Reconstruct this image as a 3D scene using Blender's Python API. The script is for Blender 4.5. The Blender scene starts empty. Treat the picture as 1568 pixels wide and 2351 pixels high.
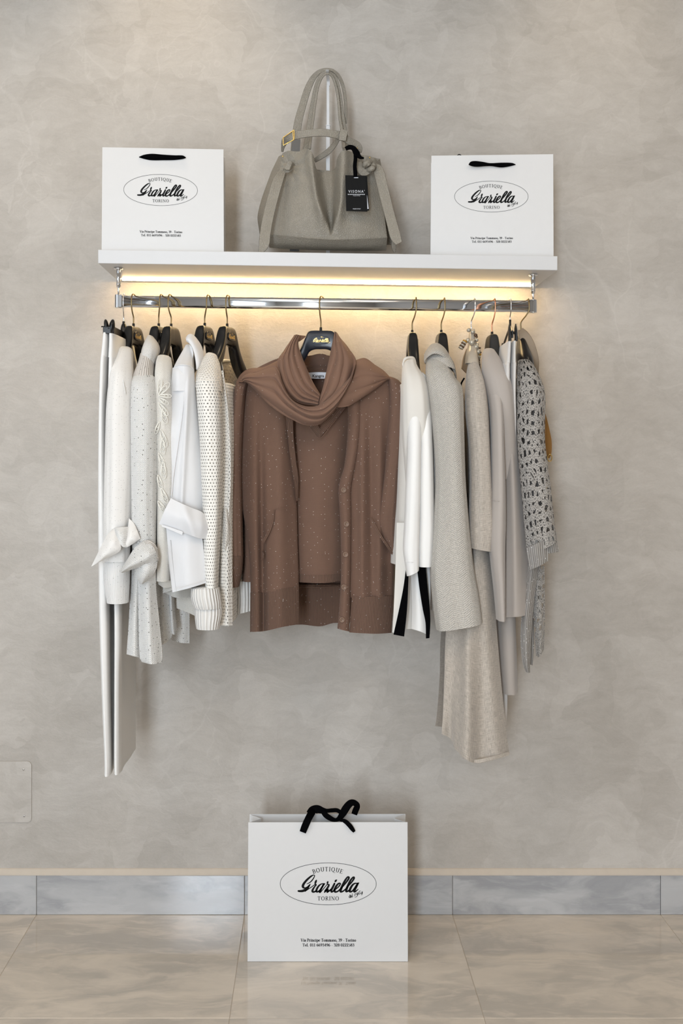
import bpy, bmesh, math, random
from mathutils import Vector, noise
random.seed(7)
SC = bpy.context.scene
COL = SC.collection
PI = math.pi
# ---------------------------------------------------------------- camera, light, exposure
D, F, CX, CY = 3.182, 2525.0, 715.0, 1045.0     # camera-wall distance, focal length (px of 1568x2351), vanishing point
SW = D / F                                       # metres per pixel on the wall
CAMX, CAMZ = (CX - 784) * SW, (2097 - CY) * SW
cam = bpy.data.cameras.new('camera'); camo = bpy.data.objects.new('camera', cam); COL.objects.link(camo)
cam.sensor_fit = 'VERTICAL'; cam.sensor_height = 36.0; cam.lens = F / 2351 * 36.0
cam.shift_x = (784 - CX) / 2351; cam.shift_y = -(1175.5 - CY) / 2351
cam.clip_start = 0.05
camo.location = (CAMX, -D, CAMZ); camo.rotation_euler = (PI / 2, 0, 0)
SC.camera = camo
SC.view_settings.view_transform = 'Standard'; SC.view_settings.look = 'None'
SC.view_settings.gamma = 1.0; SC.view_settings.exposure = 0.10; SC.view_settings.use_curve_mapping = False
SC.cycles.use_denoising = True
SC.cycles.max_bounces = 6; SC.cycles.diffuse_bounces = 3; SC.cycles.glossy_bounces = 3; SC.cycles.transparent_max_bounces = 8
SC.cycles.use_adaptive_sampling = True; SC.cycles.adaptive_threshold = 0.03; SC.cycles.adaptive_min_samples = 16
SC.cycles.caustics_reflective = False; SC.cycles.caustics_refractive = False; SC.cycles.use_light_tree = True
SC.cycles.sample_clamp_indirect = 6.0
world = bpy.data.worlds.new('world'); SC.world = world; world.use_nodes = True
world.node_tree.nodes['Background'].inputs[0].default_value = (0.75, 0.85, 1.0, 1)
world.node_tree.nodes['Background'].inputs[1].default_value = 1.0

def area(name, loc, rot, sx, sy, power, col, spread=PI):
    l = bpy.data.lights.new(name, 'AREA'); l.shape = 'RECTANGLE'; l.size = sx; l.size_y = sy
    l.energy = power; l.color = col; l.spread = spread
    o = bpy.data.objects.new(name, l); COL.objects.link(o); o.location = loc; o.rotation_euler = rot
    return o
RXL, RXR, RYF, RZ = -3.28, 3.32, -6.0, 3.15       # the room
area('daylight_door', (-0.92, RYF + .06, 1.30), (PI / 2, 0, 0), 0.56, 2.7, 150, (0.80, 0.90, 1.0))
area('daylight_window', (RXL + .06, -3.6, 1.65), (0, -PI / 2, 0), 1.9, 2.0, 24, (0.76, 0.88, 1.0))
area('ceiling_panel_light', (-1.1, -2.6, RZ - .03), (0, 0, 0), 1.3, 1.3, 17, (1.0, 0.80, 0.60))
area('ceiling_panel_light', (1.3, -2.6, RZ - .03), (0, 0, 0), 1.3, 1.3, 17, (1.0, 0.80, 0.60))
area('ceiling_panel_light', (0.1, -4.6, RZ - .03), (0, 0, 0), 1.3, 1.3, 16, (1.0, 0.85, 0.68))
def spot(loc, tgt, power, size, col=(1.0, .80, .55)):
    l = bpy.data.lights.new('ceiling_spot', 'SPOT'); l.energy = power; l.color = col; l.spot_size = size; l.spot_blend = 1.0; l.shadow_soft_size = .04
    o = bpy.data.objects.new('ceiling_spot', l); COL.objects.link(o); o.location = loc
    o.rotation_euler = (Vector(tgt) - Vector(loc)).to_track_quat('-Z', 'Y').to_euler()
spot((-.50, -.50, RZ - .02), (-.50, -.05, 2.2), 14, 1.3)
spot((.75, -.50, RZ - .02), (.75, -.05, 2.2), 8, 1.3)
spot((-1.3, -.50, RZ - .02), (-1.3, -.05, 2.2), 6, 1.3)

# ---------------------------------------------------------------- mesh helpers
def W(px, py, y):
    s = (D + y) / F
    return Vector((CAMX + (px - CX) * s, y, CAMZ + (CY - py) * s))
OFF = {}
def root(name, label, cat, loc=(0, 0, 0), group=None):
    o = bpy.data.objects.new(name, None); COL.objects.link(o); o.location = loc
    o.empty_display_size = .05; OFF[o] = Vector(loc)
    o['label'] = label; o['category'] = cat
    if group: o['group'] = group
    return o
def mk(name, verts, faces, mat, parent=None, uvs=None, smooth=True, loc=None, mats=None):
    off = OFF[parent] if parent is not None else Vector(loc or (0, 0, 0))
    me = bpy.data.meshes.new(name)
    me.from_pydata([tuple(Vector(v) - off) for v in verts], [], faces)
    if uvs:
        ul = me.uv_layers.new(name='UVMap')
        vi = [0] * len(me.loops); me.loops.foreach_get('vertex_index', vi)
        fl = []
        for k in vi: fl += [uvs[k][0], uvs[k][1]]
        ul.data.foreach_set('uv', fl)
    me.materials.append(mat)
    if smooth: me.polygons.foreach_set('use_smooth', [True] * len(me.polygons))
    me.update()
    o = bpy.data.objects.new(name, me); COL.objects.link(o)
    if parent is not None: o.parent = parent
    else: o.location = off
    OFF[o] = off
    return o
def tag(o, label=None, cat=None, group=None, kind=None):
    if label: o['label'] = label
    if cat: o['category'] = cat
    if group: o['group'] = group
    if kind: o['kind'] = kind
    return o
def cr(pts, n):
    """Catmull-Rom through pts (tuples of any length), n+1 samples, even in chord length"""
    m = len(pts); K = len(pts[0])
    if m == 2:
        return [tuple(pts[0][k] + (pts[1][k] - pts[0][k]) * i / n for k in range(K)) for i in range(n + 1)]
    q = min(3, K)
    cum = [0.0]
    for a, b in zip(pts, pts[1:]):
        cum.append(cum[-1] + max(1e-6, math.sqrt(sum((a[k] - b[k]) ** 2 for k in range(q)))))
    out = []
    for i in range(n + 1):
        L = cum[-1] * i / n; j = 0
        while j < m - 2 and cum[j + 1] < L: j += 1
        t = (L - cum[j]) / (cum[j + 1] - cum[j])
        p1, p2 = pts[j], pts[j + 1]
        d = cum[j + 1] - cum[j]
        def tang(a):
            if a == 0: return [(pts[1][k] - pts[0][k]) / (cum[1] - cum[0]) for k in range(K)]
            if a == m - 1: return [(pts[-1][k] - pts[-2][k]) / (cum[-1] - cum[-2]) for k in range(K)]
            return [(pts[a + 1][k] - pts[a - 1][k]) / (cum[a + 1] - cum[a - 1]) for k in range(K)]
        m1, m2 = tang(j), tang(j + 1)
        h1 = 2 * t**3 - 3 * t * t + 1; h2 = -2 * t**3 + 3 * t * t; h3 = t**3 - 2 * t * t + t; h4 = t**3 - t * t
        out.append(tuple(h1 * p1[k] + h2 * p2[k] + h3 * d * m1[k] + h4 * d * m2[k] for k in range(K)))
    return out
def cr_idx(rows, per):
    """Catmull-Rom by index (rows of floats), per samples between rows"""
    out = []; m = len(rows); K = len(rows[0])
    for j in range(m - 1):
        p0 = rows[max(0, j - 1)]; p1 = rows[j]; p2 = rows[j + 1]; p3 = rows[min(m - 1, j + 2)]
        for i in range(per):
            t = i / per
            out.append([.5 * (2 * p1[k] + (p2[k] - p0[k]) * t + (2 * p0[k] - 5 * p1[k] + 4 * p2[k] - p3[k]) * t * t + (3 * p1[k] - p0[k] - 3 * p2[k] + p3[k]) * t**3) for k in range(K)])
    out.append(list(rows[-1]))
    return out
def sheet(name, rails, mat, parent, ns=20, nt=40, fn=None, th=.003, lin=False):
    """cloth sheet: rails are polylines of (px, py, depth y); t runs along them, s from rail to rail; fn gives relief towards the room"""
    R = [cr([tuple(map(float, p)) for p in r], nt) if not lin else lin_rs(r, nt) for r in rails]
    grid = []
    for j in range(nt + 1):
        cols = [R[i][j] for i in range(len(R))]
        grid.append(cr(cols, ns) if len(cols) > 2 else cr(cols, ns))
    front = []; 
    for j in range(nt + 1):
        row = []
        for i in range(ns + 1):
            px, py, y = grid[j][i]
            s, t = i / ns, j / nt
            if fn: y -= fn(px, py, s, t)
            row.append(W(px, py, y))
        front.append(row)
    mi, mj = ns // 2, nt // 2
    us = [0.0]; vs = [0.0]
    for i in range(ns): us.append(us[-1] + (front[mj][i + 1] - front[mj][i]).length)
    for j in range(nt): vs.append(vs[-1] + (front[j + 1][mi] - front[j][mi]).length)
    V = []; UV = []; Fc = []
    n1 = ns + 1
    for j in range(nt + 1):
        for i in range(n1): V.append(front[j][i]); UV.append((us[i], vs[j]))
    N = len(V)
    for j in range(nt + 1):
        for i in range(n1): V.append(front[j][i] + Vector((0, th, 0))); UV.append((us[i], vs[j]))
    # orientation: make the front face the camera (-y)
    a, b, c = front[0][0], front[0][-1], front[-1][0]
    nn = (b - a).cross(c - a)
    flip = nn.y > 0
    for j in range(nt):
        for i in range(ns):
            q = [j * n1 + i, j * n1 + i + 1, (j + 1) * n1 + i + 1, (j + 1) * n1 + i]
            r = [k + N for k in q][::-1]
            if flip: q.reverse(); r.reverse()
            Fc.append(q); Fc.append(r)
    bd = [i for i in range(n1)] + [j * n1 + ns for j in range(1, nt + 1)] + [nt * n1 + i for i in range(ns - 1, -1, -1)] + [j * n1 for j in range(nt - 1, 0, -1)]
    base = len(V)
    for k in bd: V.append(V[k]); UV.append(UV[k])
    for k in bd: V.append(V[k + N]); UV.append(UV[k])
    m = len(bd)
    for k in range(m):
        k2 = (k + 1) % m
        q = [base + k, base + m + k, base + m + k2, base + k2]
        if flip: q.reverse()
        Fc.append(q)
    return mk(name, V, Fc, mat, parent, UV)
def lin_rs(r, n):
    cum = [0.0]
    for a, b in zip(r, r[1:]): cum.append(cum[-1] + math.hypot(a[0] - b[0], a[1] - b[1]))
    out = []
    for i in range(n + 1):
        L = cum[-1] * i / n; j = 0
        while j < len(r) - 2 and cum[j + 1] < L: j += 1
        t = (L - cum[j]) / max(1e-6, cum[j + 1] - cum[j])
        out.append(tuple(r[j][k] + (r[j + 1][k] - r[j][k]) * t for k in range(3)))
    return out
def ribbon(name, pts, mat, parent, th=.0025, n=40, ns=4, fn=None):
    """strap lying in the picture-parallel plane: pts (px, py, depth, width px)"""
    P = cr([tuple(map(float, p)) for p in pts], n)
    A, B = [], []
    for i, p in enumerate(P):
        a = P[max(0, i - 1)]; b = P[min(n, i + 1)]
        dx, dy = b[0] - a[0], b[1] - a[1]; L = math.hypot(dx, dy) or 1
        nx, ny = -dy / L, dx / L; w = p[3] / 2
        A.append((p[0] + nx * w, p[1] + ny * w, p[2])); B.append((p[0] - nx * w, p[1] - ny * w, p[2]))
    return sheet(name, [A, B], mat, parent, ns=ns, nt=n, th=th, fn=fn)
def rings(rows):
    out = []
    for r in rows:
        if r[0] == 'd':
            _, py, xl, xr, yf, yb, sh = r
            L, R = W(xl, py, yf), W(xr, py, yf)
            C = (L + R) / 2 + Vector((sh / 2, (yb - yf) / 2, 0)); A = (R - L) / 2; B = Vector((sh / 2, (yb - yf) / 2, 0))
        else:
            xl, yl, xr, yr, yc, hy = r
            L, R = W(xl, yl, yc), W(xr, yr, yc); C = (L + R) / 2; A = (R - L) / 2; B = Vector((0, hy, 0))
        out.append([*C, *A, *B])
    return out
def tube(name, rows, mat, parent, nseg=44, per=7, fold=None, sup=2.3, hem=True, top=.35):
    R = cr_idx(rings(rows), per)
    V = []; UV = []; Fc = []
    v = 0.0; pc = None; per_len = None
    total = 0
    Cs = [Vector(r[:3]) for r in R]
    Ls = [0.0]
    for a, b in zip(Cs, Cs[1:]): Ls.append(Ls[-1] + (b - a).length)
    mid = R[len(R) // 2]; rad = (Vector(mid[3:6]).length + Vector(mid[6:9]).length) / 2
    pl = 2 * PI * rad
    e = 2.0 / sup
    for j, r in enumerate(R):
        C, A, B = Vector(r[:3]), Vector(r[3:6]), Vector(r[6:9])
        An = A.normalized() if A.length > 1e-6 else Vector((1, 0, 0)); Bn = B.normalized()
        for i in range(nseg + 1):
            th = 2 * PI * i / nseg
            c, s = math.cos(th), math.sin(th)
            cc = math.copysign(abs(c) ** e, c); ss = math.copysign(abs(s) ** e, s)
            p = C + A * cc + B * ss
            if fold and i < nseg + 1:
                thh = th if i < nseg else 0.0
                d = fold(thh, Ls[j] / max(Ls[-1], 1e-6), Ls[j])
                p = p + (An * c + Bn * s) * d
            V.append(p); UV.append((pl * i / nseg, Ls[j]))
    n1 = nseg + 1
    for j in range(len(R) - 1):
        for i in range(nseg):
            Fc.append([j * n1 + i, (j + 1) * n1 + i, (j + 1) * n1 + i + 1, j * n1 + i + 1])
    # top dome
    r = R[0]; C = Vector(r[:3]); hgt = min(Vector(r[3:6]).length, Vector(r[6:9]).length) * top
    dirn = (Cs[0] - Cs[1]).normalized() if (Cs[0] - Cs[1]).length > 1e-6 else Vector((0, 0, 1))
    ring0 = list(range(nseg))
    b = len(V)
    for i in range(nseg): V.append(C + (V[i] - C) * .62 + dirn * hgt * .75); UV.append(UV[i])
    V.append(C + dirn * hgt); UV.append(UV[0])
    for i in range(nseg):
        k = (i + 1) % nseg
        Fc.append([i, i + 1, b + k, b + i]); Fc.append([b + i, b + k, b + nseg])
    # hem: turned inwards, recessed
    j0 = (len(R) - 1) * n1; C = Cs[-1]
    dirn = (Cs[-2] - Cs[-1]).normalized()
    b = len(V)
    for i in range(nseg): V.append(V[j0 + i]); UV.append(UV[j0 + i])
    for i in range(nseg): V.append(C + (V[j0 + i] - C) * .9 + dirn * .002); UV.append(UV[j0 + i])
    for i in range(nseg): V.append(C + (V[j0 + i] - C) * .85 + dirn * (.03 if hem else .0)); UV.append(UV[j0 + i])
    V.append(C + dirn * (.03 if hem else 0)); UV.append(UV[j0])
    for i in range(nseg):
        k = (i + 1) % nseg
        Fc.append([b + i, b + nseg + i, b + nseg + k, b + k])
        Fc.append([b + nseg + i, b + 2 * nseg + i, b + 2 * nseg + k, b + nseg + k])
        Fc.append([b + 2 * nseg + i, b + 3 * nseg, b + 2 * nseg + k])
    return mk(name, V, Fc, mat, parent, UV)
def folds(amp, k=2.0, seed=0, grow=.5, fv=.8):
    def f(th, v, l):
        a = noise.noise(Vector((math.cos(th) * k + seed * 7.3, math.sin(th) * k, v * fv + seed)))
        b = noise.noise(Vector((math.cos(th) * k * 2.2 + seed * 3.1, math.sin(th) * k * 2.2 + 5, v * 1.7 + seed)))
        return amp * (a + .4 * b) * (1 - grow + grow * min(1, v * 1.6))
    return f
def vf(amp, per=30.0, slow=400.0, seed=0, ramp=None):
    """vertical folds for sheets, period in px"""
    def f(px, py, s, t):
        a = noise.noise(Vector((px / per + seed * 9.1 + py / 2500, py / slow, seed)))
        b = noise.noise(Vector((px / per * 2.3 + seed, py / slow * 1.5, seed + 4)))
        k = 1 if ramp is None else min(1, max(0, (py - ramp[0]) / (ramp[1] - ramp[0])))
        return amp * (a + .35 * b) * k
    return f
def wire(name, pts, r, mat, parent, n=None, seg=10, closed=False, smooth_pts=True):
    """round bar along world points; r number or list"""
    P = [tuple(p) for p in pts]
    if closed: P = P + [P[0]]
    rr = r if isinstance(r, (list, tuple)) else [r] * len(P)
    Q = cr([(*p, q) for p, q in zip(P, rr)], n or len(P) * 6) if smooth_pts else [(*p, q) for p, q in zip(P, rr)]
    V, Fc = wire_geo(Q, seg)
    return mk(name, V, Fc, mat, parent)
def wire_geo(Q, seg=10):
    V = []; Fc = []
    pts = [Vector(q[:3]) for q in Q]
    t0 = (pts[1] - pts[0]).normalized()
    up = Vector((0, 1, 0)) if abs(t0.y) < .9 else Vector((1, 0, 0))
    nrm = (up - t0 * up.dot(t0)).normalized()
    for i, p in enumerate(pts):
        t = (pts[min(i + 1, len(pts) - 1)] - pts[max(i - 1, 0)])
        t = t.normalized() if t.length > 1e-9 else t0
        nrm = nrm - t * nrm.dot(t); nrm.normalize(); bn = t.cross(nrm)
        for k in range(seg):
            a = 2 * PI * k / seg
            V.append(p + (nrm * math.cos(a) + bn * math.sin(a)) * Q[i][3])
    for i in range(len(pts) - 1):
        for k in range(seg):
            k2 = (k + 1) % seg
            Fc.append([i * seg + k, i * seg + k2, (i + 1) * seg + k2, (i + 1) * seg + k])
    Fc.append(list(range(seg))[::-1]); Fc.append([(len(pts) - 1) * seg + k for k in range(seg)])
    return V, Fc
def join(lst):
    V = []; Fc = []
    for v, f in lst:
        b = len(V); V += v; Fc += [[k + b for k in q] for q in f]
    return V, Fc
def ball(c, r, seg=16, rg=10, sc=(1, 1, 1)):
    V = []; Fc = []
    for j in range(1, rg):
        ph = PI * j / rg
        for i in range(seg):
            a = 2 * PI * i / seg
            V.append(Vector(c) + Vector((r * sc[0] * math.sin(ph) * math.cos(a), r * sc[1] * math.sin(ph) * math.sin(a), r * sc[2] * math.cos(ph))))
    T = len(V); V.append(Vector(c) + Vector((0, 0, r * sc[2]))); V.append(Vector(c) - Vector((0, 0, r * sc[2])))
    for j in range(rg - 2):
        for i in range(seg):
            k = (i + 1) % seg
            Fc.append([j * seg + i, (j + 1) * seg + i, (j + 1) * seg + k, j * seg + k])
    for i in range(seg):
        k = (i + 1) % seg
        Fc.append([T, i, k]); Fc.append([T + 1, (rg - 2) * seg + k, (rg - 2) * seg + i])
    return V, Fc
def boxgeo(lo, hi):
    x0, y0, z0 = lo; x1, y1, z1 = hi
    V = [Vector(p) for p in ((x0, y0, z0), (x1, y0, z0), (x1, y1, z0), (x0, y1, z0), (x0, y0, z1), (x1, y0, z1), (x1, y1, z1), (x0, y1, z1))]
    return V, [[0, 3, 2, 1], [4, 5, 6, 7], [0, 1, 5, 4], [1, 2, 6, 5], [2, 3, 7, 6], [3, 0, 4, 7]]
def bev(o, w, seg=2):
    bm = bmesh.new(); bm.from_mesh(o.data)
    bmesh.ops.bevel(bm, geom=list(bm.edges), offset=w, segments=seg, affect='EDGES', profile=.5)
    bm.to_mesh(o.data); bm.free(); o.data.update()
    o.data.polygons.foreach_set('use_smooth', [False] * len(o.data.polygons))
    return o
def box(name, lo, hi, mat, parent=None, b=0, loc=None):
    V, Fc = boxgeo(lo, hi)
    o = mk(name, V, Fc, mat, parent, smooth=False, loc=loc if loc is not None else ((lo[0] + hi[0]) / 2, (lo[1] + hi[1]) / 2, lo[2]) if parent is None else None)
    if b: bev(o, b)
    return o
def cylgeo(a, b, r1, r2=None, seg=20):
    r2 = r1 if r2 is None else r2
    return wire_geo([(*a, r1), (*b, r2)], seg)
def slab(name, q, thv, mat, parent):
    V = [Vector(p) for p in q] + [Vector(p) + Vector(thv) for p in q]
    return mk(name, V, [[0, 1, 2, 3], [7, 6, 5, 4], [0, 4, 5, 1], [1, 5, 6, 2], [2, 6, 7, 3], [3, 7, 4, 0]], mat, parent, smooth=False)

# ---------------------------------------------------------------- materials
def newmat(name, col, rough=.6, metal=0.0, sheen=0.0, spec=.5, coat=0.0):
    m = bpy.data.materials.new(name); m.use_nodes = True
    b = m.node_tree.nodes['Principled BSDF']
    b.inputs['Base Color'].default_value = (*col, 1); b.inputs['Roughness'].default_value = rough; b.inputs['Metallic'].default_value = metal
    b.inputs['Sheen Weight'].default_value = sheen; b.inputs['Specular IOR Level'].default_value = spec; b.inputs['Coat Weight'].default_value = coat
    return m, m.node_tree, b
class G:
    """tiny node-graph writer"""
    def __init__(s, nt): s.nt = nt
    def n(s, t, **kw):
        o = s.nt.nodes.new(t)
        for k, v in kw.items(): setattr(o, k, v)
        return o
    def l(s, a, b): s.nt.links.new(a, b)
    def val(s, inp, x):
        if isinstance(x, (int, float)): inp.default_value = x
        elif isinstance(x, tuple): inp.default_value = x
        else: s.l(x, inp)
    def m(s, op, a, b=None, c=None):
        o = s.n('ShaderNodeMath', operation=op); s.val(o.inputs[0], a)
        if b is not None: s.val(o.inputs[1], b)
        if c is not None: s.val(o.inputs[2], c)
        return o.outputs[0]
    def vm(s, op, a, b):
        o = s.n('ShaderNodeVectorMath', operation=op); s.val(o.inputs[0], a); s.val(o.inputs[1], b); return o.outputs[0]
    def noise(s, vec, scale, detail=3, rough=.5, dist=0.0, out='Fac'):
        o = s.n('ShaderNodeTexNoise'); s.l(vec, o.inputs['Vector']); o.inputs['Scale'].default_value = scale
        o.inputs['Detail'].default_value = detail; o.inputs['Roughness'].default_value = rough; o.inputs['Distortion'].default_value = dist
        return o.outputs[out]
    def voro(s, vec, scale, feature='F1', rnd=1.0, dims='3D'):
        o = s.n('ShaderNodeTexVoronoi', feature=feature, voronoi_dimensions=dims); s.l(vec, o.inputs['Vector']); o.inputs['Scale'].default_value = scale
        o.inputs['Randomness'].default_value = rnd
        return o
    def mix(s, f, a, b, blend='MIX'):
        o = s.n('ShaderNodeMix', data_type='RGBA', blend_type=blend); s.val(o.inputs[0], f)
        for inp, x in ((o.inputs[6], a), (o.inputs[7], b)):
            if isinstance(x, tuple): inp.default_value = (*x, 1) if len(x) == 3 else x
            else: s.l(x, inp)
        return o.outputs[2]
    def ramp(s, f, a, b):
        o = s.n('ShaderNodeMapRange', interpolation_type='SMOOTHSTEP'); s.l(f, o.inputs[0]); o.inputs[1].default_value = a; o.inputs[2].default_value = b
        return o.outputs[0]
    def bump(s, h, strength, dist, normal=None):
        o = s.n('ShaderNodeBump'); o.inputs['Strength'].default_value = strength; o.inputs['Distance'].default_value = dist; s.l(h, o.inputs['Height'])
        if normal is not None: s.l(normal, o.inputs['Normal'])
        return o.outputs[0]
    def scale(s, vec, t): return s.vm('MULTIPLY', vec, t)
def plain(name, col, rough=.5, metal=0.0, var=.06, scale=40, bump=.15, **kw):
    m, nt, b = newmat(name, col, rough, metal, **kw); g = G(nt)
    tc = g.n('ShaderNodeTexCoord').outputs['Object']
    f = g.noise(tc, scale, 4)
    c2 = tuple(min(1, c * (1 + var)) for c in col); c1 = tuple(c * (1 - var) for c in col)
    g.l(g.mix(f, c1, c2), b.inputs['Base Color'])
    if bump: g.l(g.bump(f, bump, .001), b.inputs['Normal'])
    return m
def fabric(name, col, kind='smooth', sc=200.0, bump=.5, con=.4, flecks=None, hole=None, rough=.85, sheen=.25, var=.05, alt=None, trans=0.0, dist=.0012):
    """cloth: kinds smooth, knit, rib, open, crochet, boucle, linen; sc = stitches per metre"""
    m, nt, b = newmat(name, col, rough, sheen=sheen, spec=.25); g = G(nt)
    uv = g.n('ShaderNodeTexCoord').outputs['UV']
    sep = g.n('ShaderNodeSeparateXYZ'); g.l(uv, sep.inputs[0]); u, v = sep.outputs[0], sep.outputs[1]
    big = g.noise(uv, 14, 2)
    c1 = tuple(c * (1 - var) for c in col); c2 = tuple(min(1, c * (1 + var)) for c in col)
    colr = g.mix(big, c1, c2)
    h = None; alpha = None
    if kind == 'smooth':
        h = g.noise(uv, sc * 4, 2)
    elif kind == 'rib':
        h = g.m('SINE', g.m('MULTIPLY', u, 2 * PI * sc))
        colr = g.mix(g.m('MULTIPLY_ADD', h, -.5, .5), colr, tuple(c * (1 - con * .45) for c in col))
    elif kind == 'knit':
        us = g.m('MULTIPLY', u, sc)
        tri = g.m('ABSOLUTE', g.m('SUBTRACT', g.m('FRACT', us), .5))
        ph = g.m('ADD', g.m('MULTIPLY', v, sc * 1.25), g.m('MULTIPLY', tri, 1.3))
        h = g.m('ADD', g.m('SINE', g.m('MULTIPLY', ph, 2 * PI)), g.m('MULTIPLY', tri, 1.4))
        colr = g.mix(g.m('MULTIPLY_ADD', h, -.12, .12), colr, tuple(c * .45 for c in col))
    elif kind == 'open':
        row = g.m('MULTIPLY', v, sc)
        odd = g.m('MULTIPLY', g.m('MODULO', g.m('FLOOR', row), 2.0), .5)
        a = g.m('SUBTRACT', g.m('FRACT', g.m('ADD', g.m('MULTIPLY', u, sc * .82), odd)), .5)
        bb = g.m('SUBTRACT', g.m('FRACT', row), .5)
        d = g.m('SQRT', g.m('ADD', g.m('MULTIPLY', a, a), g.m('MULTIPLY', g.m('MULTIPLY', bb, bb), .9)))
        nz = g.m('MULTIPLY', g.noise(uv, sc * .7, 2), .12)
        d2 = g.m('ADD', d, nz)
        alpha = g.ramp(d2, hole - .02 + .06, hole + .04 + .06)
        h = g.m('ADD', g.ramp(d, .15, .40), g.m('MULTIPLY', g.noise(uv, sc * 3, 2), .5))
    elif kind == 'crochet':
        st = g.scale(uv, (1.0, .62, 1.0))
        v1 = g.voro(st, sc, 'DISTANCE_TO_EDGE', .75, '2D').outputs['Distance']
        v2 = g.voro(g.vm('ADD', st, (.37, .11, 0.0)), sc * 3.4, 'DISTANCE_TO_EDGE', 1.0, '2D').outputs['Distance']
        f1 = g.voro(st, sc, 'F1', .55, '2D')
        keep = g.ramp(v1, hole + .05, hole)
        small = g.ramp(v2, .37, .31)
        alpha = g.m('MULTIPLY', keep, small)
        h = g.m('ADD', g.m('MULTIPLY', v2, -2.5), g.noise(uv, sc * 14, 2))
        colr = g.mix(g.ramp(g.noise(uv, sc * 10, 2), .40, .62), tuple(c * .38 for c in col), tuple(min(1, c * 1.35) for c in col))
    elif kind == 'boucle':
        tri = g.m('ABSOLUTE', g.m('SUBTRACT', g.m('FRACT', g.m('MULTIPLY', u, sc * .14)), .5))
        ph = g.m('ADD', g.m('MULTIPLY', v, sc * .9), g.m('MULTIPLY', tri, 4.5))
        zig = g.m('SINE', g.m('MULTIPLY', ph, 2 * PI))
        nz = g.noise(uv, sc * 2.2, 3, .7)
        h = g.m('ADD', g.m('MULTIPLY', zig, .35), g.m('MULTIPLY', nz, 2.2))
        colr = g.mix(g.ramp(g.m('ADD', nz, g.m('MULTIPLY', zig, .05)), .36, .60), tuple(c * .70 for c in col), c2)
    elif kind == 'linen':
        a = g.noise(g.scale(uv, (1.0, .06, 1.0)), sc, 3, .7); bb = g.noise(g.scale(uv, (.06, 1.0, 1.0)), sc, 3, .7)
        h = g.m('ADD', a, bb)
        colr = g.mix(g.ramp(h, .72, 1.3), tuple(c * .66 for c in col), tuple(min(1, c * 1.20) for c in col))
    g.l(g.bump(h, bump, dist), b.inputs['Normal'])
    if flecks:
        fs, th, fc, amount = flecks
        vo = g.voro(uv, fs, 'F1', 1.0, '2D')
        dot = g.m('LESS_THAN', vo.outputs['Distance'], th)
        sp = g.n('ShaderNodeSeparateColor'); g.l(vo.outputs['Color'], sp.inputs[0])
        sel = g.m('MULTIPLY', dot, g.m('LESS_THAN', sp.outputs[0], amount))
        colr = g.mix(sel, colr, fc)
        g.l(g.m('MULTIPLY', sel, .35), b.inputs['Metallic'])
        g.l(g.m('SUBTRACT', rough, g.m('MULTIPLY', sel, rough - .3)), b.inputs['Roughness'])
    g.l(colr, b.inputs['Base Color'])
    if trans:
        tr = g.n('ShaderNodeBsdfTranslucent'); g.l(colr, tr.inputs[0]); ms = g.n('ShaderNodeMixShader'); ms.inputs[0].default_value = trans
        out = nt.nodes['Material Output']; g.l(b.outputs[0], ms.inputs[1]); g.l(tr.outputs[0], ms.inputs[2]); g.l(ms.outputs[0], out.inputs[0])
    if alpha is not None: g.l(alpha, b.inputs['Alpha'])
    return m
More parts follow.
